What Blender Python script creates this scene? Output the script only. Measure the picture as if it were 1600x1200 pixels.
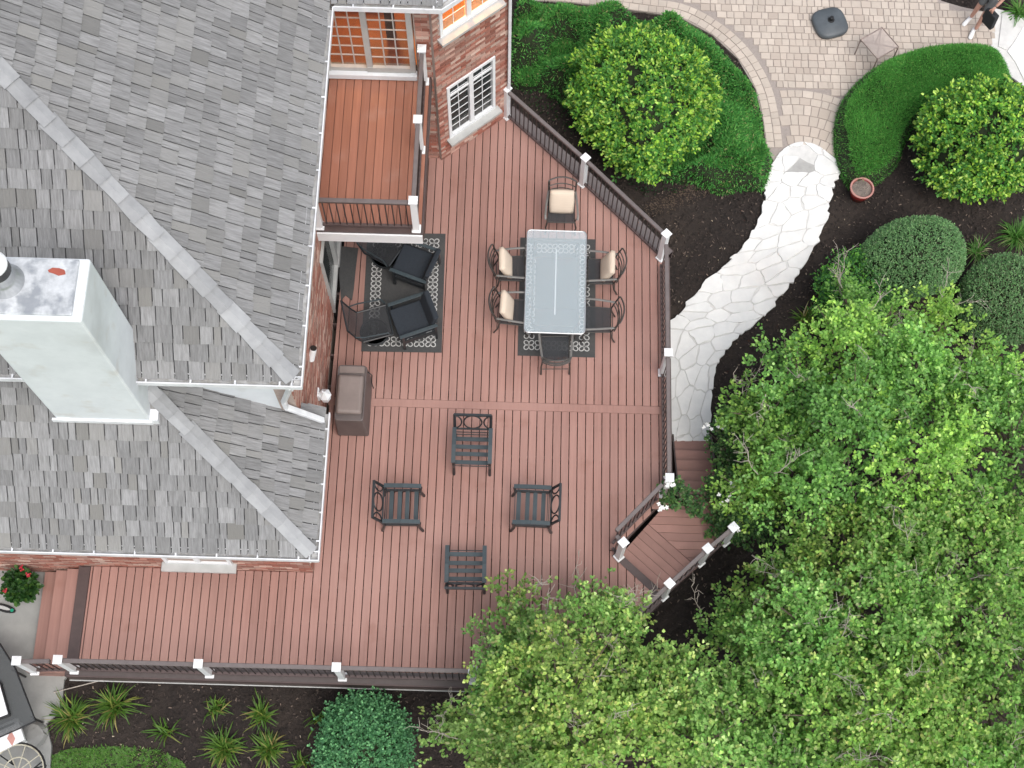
import bpy, math, random
import numpy as np
from mathutils import Vector, Matrix
random.seed(7); RNG = np.random.default_rng(11)
R_ = math.radians
scn = bpy.context.scene
for o in list(bpy.data.objects): bpy.data.objects.remove(o)
COL = scn.collection

# ------------------------------------------------------------------ camera
FPX, TILT, ROLL, YAW, CAMH = 2258.376, 0.355439, 0.0257032, 0.0033114, 24.0682
_r = np.array([1, 0, 0.]); _u = np.array([0, math.cos(TILT), math.sin(TILT)]); _w = np.array([0, math.sin(TILT), -math.cos(TILT)])
_r, _u = _r*math.cos(ROLL)+_u*math.sin(ROLL), _u*math.cos(ROLL)-_r*math.sin(ROLL)
_Z = np.array([[math.cos(YAW), -math.sin(YAW), 0], [math.sin(YAW), math.cos(YAW), 0], [0, 0, 1]])
_r, _u, _w = _Z@_r, _Z@_u, _Z@_w
CAMP = np.array([0, 0, CAMH])
cd = bpy.data.cameras.new('camera'); cam = bpy.data.objects.new('camera', cd); COL.objects.link(cam)
cam.matrix_world = Matrix(((_r[0], _u[0], -_w[0], 0), (_r[1], _u[1], -_w[1], 0), (_r[2], _u[2], -_w[2], CAMH), (0, 0, 0, 1)))
cd.sensor_width = 36; cd.lens = FPX/1600*36; cd.clip_end = 600; cd.clip_start = .1
scn.camera = cam
# ------------------------------------------------------------------ sky, sun, exposure
SUN_EL, SUN_AZ = R_(62), R_(150)      # azimuth clockwise from +Y
wld = bpy.data.worlds.new('World'); scn.world = wld; wld.use_nodes = True
wn = wld.node_tree; bg = wn.nodes['Background']
sky = wn.nodes.new('ShaderNodeTexSky'); sky.sky_type = 'NISHITA'; sky.sun_disc = False
sky.sun_elevation = SUN_EL; sky.sun_rotation = SUN_AZ; sky.dust_density = 4; sky.air_density = 1.2
hs = wn.nodes.new('ShaderNodeHueSaturation'); hs.inputs['Saturation'].default_value = .42
wn.links.new(sky.outputs[0], hs.inputs['Color']); wn.links.new(hs.outputs[0], bg.inputs[0])
bg.inputs[1].default_value = 0.15
sl = bpy.data.lights.new('sun', 'SUN'); sl.energy = 1.1; sl.angle = R_(40); sl.color = (1, .96, .9)
so = bpy.data.objects.new('sun', sl); COL.objects.link(so); so.location = (0, 0, 40)
sd = Vector((math.sin(SUN_AZ)*math.cos(SUN_EL), math.cos(SUN_AZ)*math.cos(SUN_EL), math.sin(SUN_EL)))
so.rotation_euler = sd.to_track_quat('Z', 'Y').to_euler()
vs = scn.view_settings; vs.view_transform = 'Standard'; vs.look = 'None'; vs.gamma = 1; vs.exposure = 0.55
vs.use_curve_mapping = False

# ------------------------------------------------------------------ helpers
def W(x, y, z=0.):
    """ray through photo pixel, met with the height z (metres; main deck = 0)"""
    d = (x-800)/FPX*_r + (600-y)/FPX*_u + _w
    k = (z-CAMH)/d[2]; q = CAMP+k*d
    return Vector((q[0], q[1], z))
def PX(P):
    d = np.asarray(P, float)-CAMP; z = d@_w
    return 800+FPX*(d@_r)/z, 600-FPX*(d@_u)/z
def smooth01(t): t = min(1, max(0, t)); return t*t*(3-2*t)
def G(x): return -.64 - .58*smooth01((x+5.5)/7.)       # natural ground, falling towards the garden
ORG = {}
def link(o, parent=None):
    COL.objects.link(o)
    if parent is not None: o.parent = parent
    return o
def tag(o, label, cat, group=None):
    o['label'] = label; o['category'] = cat
    if group: o['group'] = group
    return o
def thing(name, label, cat, loc=(0, 0, 0), group=None, rz=0):
    o = bpy.data.objects.new(name, None); o.empty_display_size = .1; link(o)
    o.location = loc; o.rotation_euler = (0, 0, rz); ORG[o] = Vector(loc)
    return tag(o, label, cat, group)
def proto(name, label, cat, group=None):               # parts in local coordinates round (0,0,0)
    return thing(name, label, cat, (0, 0, 0), group)
def copy_tree(o, parent=None):
    c = o.copy(); COL.objects.link(c); c.parent = parent
    for ch in [x for x in bpy.data.objects if x.parent == o]: copy_tree(ch, c)
    return c
class MB:
    def __init__(s): s.v = []; s.f = []
    def add(s, vs, fs):
        b = len(s.v); s.v += [tuple(v) for v in vs]; s.f += [tuple(b+i for i in f) for f in fs]; return s
    def ob(s, c, ax, ay, az):                             # box: centre and three half vectors
        c, ax, ay, az = map(Vector, (c, ax, ay, az))
        P = [c+i*ax+j*ay+k*az for k in (-1, 1) for j in (-1, 1) for i in (-1, 1)]
        return s.add(P, [(0, 2, 3, 1), (4, 5, 7, 6), (0, 1, 5, 4), (2, 6, 7, 3), (0, 4, 6, 2), (1, 3, 7, 5)])
    def box(s, x0, x1, y0, y1, z0, z1):
        return s.ob(((x0+x1)/2, (y0+y1)/2, (z0+z1)/2), ((x1-x0)/2, 0, 0), (0, (y1-y0)/2, 0), (0, 0, (z1-z0)/2))
    def bar(s, p, q, w, h, up=(0, 0, 1)):
        p, q = Vector(p), Vector(q); d = q-p; t = d.normalized(); up = Vector(up)
        sd = t.cross(up)
        if sd.length < 1e-4: sd = t.cross(Vector((1, 0, 0)))
        sd.normalize(); n = sd.cross(t)
        return s.ob((p+q)/2, d/2, sd*w/2, n*h/2)
    def tube(s, pts, r, n=6, closed=False, flat=1.):
        pts = [Vector(p) for p in pts]; m = len(pts); rs = r if isinstance(r, (list, tuple)) else [r]*m
        b = len(s.v); prev = None
        for i, p in enumerate(pts):
            if closed: t = (pts[(i+1) % m]-pts[i-1])
            else: t = pts[min(i+1, m-1)]-pts[max(i-1, 0)]
            t.normalize()
            a = prev if prev is not None else (Vector((0, 0, 1)) if abs(t.z) < .9 else Vector((1, 0, 0)))
            sd = t.cross(a).cross(t) if True else a
            if sd.length < 1e-5: sd = t.orthogonal()
            sd.normalize(); prev = sd; e = t.cross(sd)
            for k in range(n):
                g = 2*math.pi*k/n; s.v.append(tuple(p+rs[i]*(math.cos(g)*sd*flat+math.sin(g)*e)))
        for i in range(m if closed else m-1):
            j = (i+1) % m
            for k in range(n): s.f.append((b+i*n+k, b+i*n+(k+1) % n, b+j*n+(k+1) % n, b+j*n+k))
        if not closed: s.f.append(tuple(b+k for k in range(n))[::-1]); s.f.append(tuple(b+(m-1)*n+k for k in range(n)))
        return s
    def prism(s, poly, z0, z1):
        n = len(poly); A = sum(poly[i][0]*poly[(i+1) % n][1]-poly[(i+1) % n][0]*poly[i][1] for i in range(n))
        if A < 0: poly = poly[::-1]
        P = [(p[0], p[1], z0) for p in poly]+[(p[0], p[1], z1) for p in poly]
        return s.add(P, [tuple(range(n))[::-1], tuple(range(n, 2*n))]+[(i, (i+1) % n, n+(i+1) % n, n+i) for i in range(n)])
    def lathe(s, prof, c=(0, 0, 0), n=20):
        b = len(s.v); m = len(prof)
        for r, z in prof:
            for k in range(n): g = 2*math.pi*k/n; s.v.append((c[0]+r*math.cos(g), c[1]+r*math.sin(g), c[2]+z))
        for i in range(m-1):
            for k in range(n): s.f.append((b+i*n+k, b+i*n+(k+1) % n, b+(i+1)*n+(k+1) % n, b+(i+1)*n+k))
        s.f.append(tuple(b+k for k in range(n))[::-1]); s.f.append(tuple(b+(m-1)*n+k for k in range(n)))
        return s
    def build(s, name, mat, parent=None, smooth=False, bevel=0, kind=None, seg=1):
        o_ = Vector((0, 0, 0))
        if parent is not None: o_ = ORG.get(parent, Vector((0, 0, 0)))
        me = bpy.data.meshes.new(name)
        me.from_pydata([(v[0]-o_.x, v[1]-o_.y, v[2]-o_.z) for v in s.v], [], s.f); me.materials.append(mat)
        if smooth: me.polygons.foreach_set('use_smooth', [True]*len(me.polygons))
        o = link(bpy.data.objects.new(name, me), parent); ORG[o] = o_
        if bevel:
            b = o.modifiers.new('bevel', 'BEVEL'); b.width = bevel; b.segments = seg; b.limit_method = 'ANGLE'
        if kind: o['kind'] = kind
        return o
def at_base(name, mb, mat, label, cat, group=None, **k):   # a thing of one mesh, origin at its base
    P = np.array(mb.v); c = Vector((P[:, 0].mean(), P[:, 1].mean(), P[:, 2].min()))
    mb.v = [(v[0]-c.x, v[1]-c.y, v[2]-c.z) for v in mb.v]
    o = mb.build(name, mat, None, **k); o.location = c
    return tag(o, label, cat, group)
def arc(c, r, a0, a1, n, plane='xy', r2=None):
    r2 = r2 or r; out = []
    for i in range(n+1):
        g = a0+(a1-a0)*i/n; u, v = r*math.cos(g), r2*math.sin(g)
        out.append({'xy': (c[0]+u, c[1]+v, c[2]), 'xz': (c[0]+u, c[1], c[2]+v), 'yz': (c[0], c[1]+u, c[2]+v)}[plane])
    return out
def inside(poly, x, y):
    r = False; n = len(poly); j = n-1
    for i in range(n):
        if (poly[i][1] > y) != (poly[j][1] > y) and x < (poly[j][0]-poly[i][0])*(y-poly[i][1])/(poly[j][1]-poly[i][1])+poly[i][0]: r = not r
        j = i
    return r
def inside_np(poly, x, y):
    r = np.zeros(x.shape, bool); n = len(poly); j = n-1
    for i in range(n):
        xi, yi, xj, yj = poly[i][0], poly[i][1], poly[j][0], poly[j][1]
        if yi != yj:
            r ^= ((yi > y) != (yj > y)) & (x < (xj-xi)*(y-yi)/(yj-yi)+xi)
        j = i
    return r
def dist_np(poly, x, y):
    d = np.full(x.shape, 1e9); n = len(poly)
    for i in range(n):
        a, b = poly[i], poly[(i+1) % n]; dx, dy = b[0]-a[0], b[1]-a[1]
        t = np.clip(((x-a[0])*dx+(y-a[1])*dy)/(dx*dx+dy*dy+1e-12), 0, 1)
        d = np.minimum(d, np.hypot(x-a[0]-t*dx, y-a[1]-t*dy))
    return d
def smooth_poly(pts, n=6, closed=True):
    P = [np.array(p[:2], float) for p in pts]; m = len(P); out = []
    for i in range(m if closed else m-1):
        if closed: a, b, c, d = P[i-1], P[i], P[(i+1) % m], P[(i+2) % m]
        else: a, b, c, d = P[max(i-1, 0)], P[i], P[i+1], P[min(i+2, m-1)]
        for k in range(n):
            t = k/n; q = .5*((2*b)+(-a+c)*t+(2*a-5*b+4*c-d)*t*t+(-a+3*b-3*c+d)*t**3); out.append((q[0], q[1]))
    if not closed: out.append(tuple(P[-1]))
    return out
def clip_half(poly, a, b, c):                              # keep a*x+b*y<=c
    out = []; n = len(poly)
    for i in range(n):
        p, q = poly[i], poly[(i+1) % n]; dp, dq = a*p[0]+b*p[1]-c, a*q[0]+b*q[1]-c
        if dp <= 0: out.append(p)
        if (dp < 0 < dq) or (dq < 0 < dp):
            t = dp/(dp-dq); out.append((p[0]+t*(q[0]-p[0]), p[1]+t*(q[1]-p[1])))
    return out
def px_area(P):
    q = [PX(p) for p in P]; n = len(q)
    cx = sum(a[0] for a in q)/n; cy = sum(a[1] for a in q)/n
    if not (-8 < cx < 1608 and -8 < cy < 1208): return 0
    return abs(sum(q[i][0]*q[(i+1) % n][1]-q[(i+1) % n][0]*q[i][1] for i in range(n)))/2

# ------------------------------------------------------------------ materials
def mat(name, c1, c2=None, scale=6., rough=.7, bump=0., rand=0., metal=0., stretch=(1, 1, 1), detail=5., bscale=None,
        hue=None, alpha=1., spot=None, spot2=None, spec=.5, coat=0.):
    m = bpy.data.materials.new(name); m.use_nodes = True; t = m.node_tree; N = t.nodes; L = t.links; b = N['Principled BSDF']
    b.inputs['Roughness'].default_value = rough; b.inputs['Metallic'].default_value = metal
    b.inputs['Specular IOR Level'].default_value = spec
    if coat: b.inputs['Coat Weight'].default_value = coat
    if alpha < 1: b.inputs['Alpha'].default_value = alpha
    tc = N.new('ShaderNodeTexCoord'); mp = N.new('ShaderNodeMapping'); mp.inputs['Scale'].default_value = stretch
    oi = N.new('ShaderNodeObjectInfo'); ge = N.new('ShaderNodeNewGeometry')
    ad = N.new('ShaderNodeMath'); ad.operation = 'ADD'
    L.new(oi.outputs['Random'], ad.inputs[0]); L.new(ge.outputs['Random Per Island'], ad.inputs[1])
    fr = N.new('ShaderNodeMath'); fr.operation = 'FRACT'; L.new(ad.outputs[0], fr.inputs[0])
    sc = N.new('ShaderNodeVectorMath'); sc.operation = 'MULTIPLY_ADD'
    sc.inputs[1].default_value = (37, 53, 71); cx = N.new('ShaderNodeCombineXYZ')
    for i in range(3): L.new(fr.outputs[0], cx.inputs[i])
    L.new(cx.outputs[0], sc.inputs[0]); L.new(tc.outputs['Object'], mp.inputs['Vector'])
    if rand: L.new(mp.outputs[0], sc.inputs[2])
    vec = sc.outputs[0] if rand else mp.outputs[0]
    nz = N.new('ShaderNodeTexNoise'); nz.inputs['Scale'].default_value = scale; nz.inputs['Detail'].default_value = detail
    nz.inputs['Roughness'].default_value = .62; L.new(vec, nz.inputs['Vector'])
    rp = N.new('ShaderNodeMapRange'); rp.inputs['From Min'].default_value = .32; rp.inputs['From Max'].default_value = .68
    L.new(nz.outputs['Fac'], rp.inputs['Value'])
    mx = N.new('ShaderNodeMix'); mx.data_type = 'RGBA'; L.new(rp.outputs[0], mx.inputs['Factor'])
    mx.inputs['A'].default_value = (*c1, 1); mx.inputs['B'].default_value = (*(c2 or c1), 1)
    col = mx.outputs['Result']
    if hue:                                                # a second colour picked per piece
        m2 = N.new('ShaderNodeMix'); m2.data_type = 'RGBA'; wn_ = N.new('ShaderNodeTexWhiteNoise'); wn_.noise_dimensions = '1D'
        L.new(fr.outputs[0], wn_.inputs['W']); pw = N.new('ShaderNodeMath'); pw.operation = 'POWER'; pw.inputs[1].default_value = hue[1]
        L.new(wn_.outputs['Value'], pw.inputs[0]); L.new(pw.outputs[0], m2.inputs['Factor'])
        L.new(col, m2.inputs['A']); m2.inputs['B'].default_value = (*hue[0], 1); col = m2.outputs['Result']
    if rand:
        hv = N.new('ShaderNodeHueSaturation'); mr = N.new('ShaderNodeMapRange')
        mr.inputs['To Min'].default_value = 1-rand; mr.inputs['To Max'].default_value = 1+rand
        L.new(fr.outputs[0], mr.inputs['Value']); L.new(mr.outputs[0], hv.inputs['Value']); L.new(col, hv.inputs['Color']); col = hv.outputs[0]
    for spot in [q for q in (spot, spot2) if q]:           # (colour, scale, low, high): stains in world space
        ns = N.new('ShaderNodeTexNoise'); ns.inputs['Scale'].default_value = spot[1]; ns.inputs['Detail'].default_value = 6
        L.new(ge.outputs['Position'], ns.inputs['Vector'])
        mr = N.new('ShaderNodeMapRange'); mr.inputs['From Min'].default_value = spot[2]; mr.inputs['From Max'].default_value = spot[3]
        mr.inputs['To Max'].default_value = spot[4] if len(spot) > 4 else 1.
        L.new(ns.outputs['Fac'], mr.inputs['Value']); m3 = N.new('ShaderNodeMix'); m3.data_type = 'RGBA'
        L.new(mr.outputs[0], m3.inputs['Factor']); L.new(col, m3.inputs['A']); m3.inputs['B'].default_value = (*spot[0], 1); col = m3.outputs['Result']
    L.new(col, b.inputs['Base Color'])
    if bump:
        bn = N.new('ShaderNodeBump'); bn.inputs['Strength'].default_value = bump; bn.inputs['Distance'].default_value = .02
        if bscale:
            n3 = N.new('ShaderNodeTexNoise'); n3.inputs['Scale'].default_value = bscale; n3.inputs['Detail'].default_value = 6
            L.new(vec, n3.inputs['Vector']); L.new(n3.outputs['Fac'], bn.inputs['Height'])
        else: L.new(nz.outputs['Fac'], bn.inputs['Height'])
        L.new(bn.outputs[0], b.inputs['Normal'])
    return m
def leaf_mat(name, rough=.5, trans=.3):
    m = bpy.data.materials.new(name); m.use_nodes = True; t = m.node_tree; N = t.nodes; L = t.links; b = N['Principled BSDF']
    a = N.new('ShaderNodeAttribute'); a.attribute_name = 'col'; L.new(a.outputs['Color'], b.inputs['Base Color'])
    b.inputs['Roughness'].default_value = rough; b.inputs['Specular IOR Level'].default_value = .35
    tr = N.new('ShaderNodeBsdfTranslucent'); L.new(a.outputs['Color'], tr.inputs['Color'])
    mx = N.new('ShaderNodeMixShader'); mx.inputs[0].default_value = trans
    L.new(b.outputs[0], mx.inputs[1]); L.new(tr.outputs[0], mx.inputs[2]); L.new(mx.outputs[0], N['Material Output'].inputs['Surface'])
    return m
def glass_mat(name, tint, alpha, rough=.08):
    m = bpy.data.materials.new(name); m.use_nodes = True; b = m.node_tree.nodes['Principled BSDF']
    b.inputs['Base Color'].default_value = (*tint, 1); b.inputs['Alpha'].default_value = alpha
    b.inputs['Roughness'].default_value = rough; b.inputs['IOR'].default_value = 1.5
    return m
M = {}
M['board'] = mat('deck_board', (.326, .178, .148), (.27, .145, .119), scale=1.6, stretch=(14, .7, 1), rough=.55, bump=.15, rand=.10, spot=((.40, .24, .205), .45, .40, .72, .65), spot2=((.22, .10, .072), 1.9, .60, .72, .4))
M['board_wet'] = mat('balcony_board', (.33, .148, .10), (.27, .118, .078), scale=1.6, stretch=(14, .7, 1), rough=.42, bump=.15, rand=.10, spot=((.36, .21, .17), 1.7, .56, .72, .5))
M['tread'] = mat('stair_board', (.315, .170, .142), (.26, .14, .115), scale=1.6, stretch=(2, 2, 1), rough=.55, bump=.15, rand=.10)
M['dark_trim'] = mat('brown_trim', (.085, .058, .055), (.065, .045, .043), scale=8, rough=.5, rand=.05)
M['rail'] = mat('brown_rail', (.15, .128, .125), (.12, .10, .098), scale=6, rough=.42, rand=.05)
M['baluster'] = mat('black_baluster', (.02, .015, .015), rough=.4, scale=4)
M['sill'] = mat('trim_grey', (.46, .46, .45), (.38, .385, .375), scale=4, rough=.5)
M['white'] = mat('white_vinyl', (.78, .79, .80), (.70, .71, .73), scale=3, rough=.35)
M['gutter'] = mat('white_gutter', (.78, .79, .81), (.62, .63, .66), scale=5, rough=.4, spot=((.35, .33, .30), 3., .60, .8, .5))
M['gutter_in'] = mat('gutter_inside', (.60, .61, .63), (.34, .33, .31), scale=7, rough=.6)
M['shingle'] = mat('cedar_shingle', (.262, .262, .266), (.162, .161, .163), scale=3.2, stretch=(12, 1.4, 1), rough=.85, bump=.7, rand=.20, hue=((.19, .185, .175), 5.))
M['shingle_e'] = mat('cedar_shingle_east', (.262, .262, .266), (.162, .161, .163), scale=3.2, stretch=(1.4, 12, 1), rough=.85, bump=.7, rand=.20, hue=((.19, .187, .18), 5.))
M['cap'] = mat('cedar_cap', (.335, .34, .35), (.27, .274, .285), scale=5, rough=.85, bump=.3, rand=.16)
M['roof'] = mat('roof_felt', (.05, .05, .055), rough=.9)
M['brick'] = mat('brick', (.34, .125, .085), (.25, .085, .062), scale=14, rough=.85, bump=.4, rand=.28, hue=((.50, .36, .30), 1.7))
M['mortar'] = mat('mortar', (.42, .34, .30), (.34, .27, .24), scale=18, rough=.95, bump=.3)
M['stucco'] = mat('white_stucco', (.70, .73, .76), (.62, .65, .68), scale=2.2, rough=.85, bump=.12, bscale=40, spot=((.42, .43, .43), .9, .54, .78, .6), spot2=((.50, .47, .43), 2.6, .58, .74, .5))
M['metalcap'] = mat('chimney_pan', (.72, .74, .76), (.40, .42, .44), scale=4.5, rough=.4, metal=.2, spot=((.25, .27, .30), 4., .5, .62, .8))
M['rust'] = mat('rust_patch', (.36, .09, .06), (.28, .07, .05), scale=10, rough=.9)
M['steel'] = mat('galvanised', (.50, .51, .53), (.36, .37, .38), scale=5, rough=.35, metal=.7)
M['black'] = mat('black_metal', (.012, .012, .013), rough=.4)
M['iron'] = mat('cast_iron', (.018, .022, .025), (.012, .015, .018), scale=9, rough=.4, spec=.6)
M['iron_slat'] = mat('slate_slat', (.045, .062, .070), (.034, .048, .055), scale=6, stretch=(1, 4, 1), rough=.42, rand=.1)
M['bronze'] = mat('bronze_frame', (.055, .050, .045), (.04, .036, .033), scale=9, rough=.42)
M['bronze_l'] = mat('bronze_arm', (.15, .145, .135), (.11, .105, .10), scale=9, rough=.4)
M['sling'] = mat('dark_sling', (.045, .048, .052), (.03, .032, .036), scale=60, rough=.8, alpha=.68)
M['navy'] = mat('navy_fabric', (.022, .029, .038), (.016, .021, .029), scale=30, rough=.9, bump=.1)
M['cushion'] = mat('cream_fabric', (.62, .52, .42), (.55, .46, .37), scale=2, stretch=(1, 22, 1), rough=.9, bump=.1)
M['rug'] = mat('charcoal_rug', (.060, .060, .060), (.045, .046, .047), scale=30, rough=.95, bump=.2, spot=((.10, .096, .088), 1.5, .5, .75, .7))
M['rugprint'] = mat('rug_print', (.58, .58, .57), (.48, .48, .47), scale=20, rough=.95)
M['cover'] = mat('grill_cover', (.215, .175, .16), (.165, .132, .12), scale=2.5, rough=.5, bump=.25, bscale=5)
M['cover_d'] = mat('grill_cover_dark', (.12, .10, .095), (.085, .07, .068), scale=3, rough=.5)
M['mulch'] = mat('mulch', (.026, .018, .015), (.011, .008, .007), scale=16, rough=.95, bump=1., bscale=30, spot=((.045, .033, .026), .8, .5, .75, .8))
M['chip'] = mat('mulch_chip', (.034, .025, .022), (.015, .011, .010), scale=9, rough=.95, rand=.55, hue=((.14, .105, .085), 6.))
M['litter'] = mat('dry_litter', (.40, .36, .30), (.30, .22, .14), scale=9, rough=.9, rand=.3)
M['grassbase'] = mat('lawn', (.10, .20, .05), (.07, .14, .035), scale=20, rough=.95, bump=.6)
M['flag'] = mat('white_flagstone', (.75, .745, .73), (.63, .63, .625), scale=2.6, rough=.75, bump=.25, bscale=12, rand=.05, spot=((.56, .49, .45), .7, .55, .8, .5))
M['flagbed'] = mat('grey_mortar_bed', (.64, .63, .615), (.52, .515, .505), scale=5, rough=.9, bump=.3)
M['paver'] = mat('tan_paver', (.50, .435, .375), (.45, .39, .34), scale=8, rough=.85, bump=.2, rand=.09, hue=((.42, .355, .305), 2.2))
M['joint'] = mat('paver_joint', (.33, .285, .26), (.27, .235, .215), scale=20, rough=.95, bump=.3)
M['concrete'] = mat('concrete', (.33, .33, .315), (.24, .245, .235), scale=1.6, rough=.8, bump=.15, bscale=30, spot=((.17, .17, .165), 1.2, .48, .72, .8))
M['terracotta'] = mat('red_glaze', (.26, .028, .022), (.20, .02, .018), scale=6, rough=.3)
M['rim'] = mat('pot_rim', (.50, .25, .22), (.42, .20, .17), scale=9, rough=.5)
M['soil'] = mat('dry_soil', (.22, .18, .155), (.10, .085, .075), scale=14, rough=.95, bump=.8)
M['umb'] = mat('umbrella_base', (.085, .098, .110), (.06, .07, .08), scale=3, rough=.5)
M['taupe'] = mat('taupe_frame', (.26, .20, .18), (.21, .165, .15), scale=6, rough=.45)
M['taupe_mesh'] = mat('taupe_mesh', (.40, .34, .315), (.36, .305, .28), scale=60, rough=.8, alpha=.6)
M['bark'] = mat('bark', (.17, .125, .10), (.10, .075, .06), scale=9, stretch=(4, 4, 1), rough=.95, bump=.7)
M['twig'] = mat('bare_twig', (.46, .41, .36), (.34, .30, .26), scale=9, rough=.9)
M['skin'] = mat('skin', (.55, .31, .24), (.50, .27, .21), scale=12, rough=.55)
M['shorts'] = mat('grey_shorts', (.14, .145, .15), (.11, .115, .12), scale=10, rough=.9, bump=.2)
M['shirt'] = mat('dark_shirt', (.02, .022, .026), rough=.9, scale=8)
M['shoe'] = mat('white_shoe', (.78, .78, .78), (.70, .70, .71), scale=9, rough=.6)
M['hair'] = mat('brown_hair', (.05, .03, .02), rough=.7, scale=20)
M['leaf'] = leaf_mat('leaf', .5, .38)
M['needle'] = leaf_mat('needle', .7, .15)
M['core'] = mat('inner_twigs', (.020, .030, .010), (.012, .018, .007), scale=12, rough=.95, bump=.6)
M['flower'] = mat('white_petal', (.80, .80, .78), rough=.6, scale=5)
M['redpetal'] = mat('red_petal', (.45, .02, .04), rough=.6, scale=5)
M['glass'] = glass_mat('window_glass', (.03, .045, .045), .38, .04)
M['tabletop'] = glass_mat('frosted_glass', (.60, .70, .75), .30, .22)
M['smoke'] = glass_mat('smoked_glass', (.09, .095, .095), .6, .1)
M['warmroom'] = mat('warm_room_wall', (.60, .30, .08), (.52, .25, .07), scale=3, rough=.8)
M['wood_in'] = mat('indoor_wood', (.48, .19, .06), (.34, .12, .035), scale=3, rough=.5)

# ------------------------------------------------------------------ foliage
def cloud_mesh(name, V, F_idx, cols, material, parent=None, kind=None):
    """V (n,k,3) leaf vertices, F_idx faces of one leaf, cols (n,3)"""
    n, k = V.shape[:2]; me = bpy.data.meshes.new(name)
    o_ = ORG.get(parent, Vector((0, 0, 0))) if parent is not None else Vector((0, 0, 0))
    vv = (V.reshape(-1, 3)-np.array(o_)).astype(np.float32)
    fs = np.concatenate([np.array(f) for f in F_idx]); lens = np.array([len(f) for f in F_idx])
    loops = (np.arange(n)[:, None]*k+fs[None, :]).ravel().astype(np.int32)
    tot = np.tile(lens, n); st = np.concatenate([[0], np.cumsum(tot)[:-1]]).astype(np.int32)
    me.vertices.add(len(vv)); me.vertices.foreach_set('co', vv.ravel())
    me.loops.add(len(loops)); me.loops.foreach_set('vertex_index', loops)
    me.polygons.add(len(tot)); me.polygons.foreach_set('loop_start', st)
    me.update(calc_edges=True); me.validate()
    a = me.attributes.new('col', 'FLOAT_COLOR', 'POINT')
    c4 = np.ones((n, k, 4), np.float32); c4[:, :, :3] = cols[:, None, :]; a.data.foreach_set('color', c4.ravel())
    me.materials.append(material); o = link(bpy.data.objects.new(name, me), parent); ORG[o] = o_
    if kind: o['kind'] = kind
    return o
def nrm(a): return a/np.maximum(np.linalg.norm(a, axis=-1, keepdims=True), 1e-9)
def leaves(P, D, U, L, Wd, bend=.25, simple=False):
    """leaf blades: base points P, directions D, facing U"""
    S = nrm(np.cross(D, U)); N = np.cross(S, D); L = L[:, None]; w = Wd[:, None]
    if simple:
        return np.stack([P, P+D*L*.5+S*w, P+D*L, P+D*L*.5-S*w], 1), [(0, 1, 2, 3)]
    a = P+D*L*.30+S*w+N*w*bend; b = P+D*L*.68+S*w*.85+N*w*bend; t = P+D*L-N*L*.10
    c = P+D*L*.68-S*w*.85+N*w*bend; d = P+D*L*.30-S*w+N*w*bend
    return np.stack([P, a, b, t, c, d], 1), [(0, 1, 2, 3), (0, 3, 4, 5)]
def pick(pal, n):
    w = np.array([p[3] for p in pal], float); i = RNG.choice(len(pal), n, p=w/w.sum())
    c = np.array([p[:3] for p in pal])[i]; return c*RNG.uniform(.82, 1.18, (n, 1))
def lump(d, seed, k=9, amp=.18):
    g = np.random.default_rng(seed); B = nrm(g.normal(size=(k, 3))); A = g.uniform(-1, 1, k)
    return 1+amp*sum(A[i]*np.exp(-6*(1-d@B[i])) for i in range(k))
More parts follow.
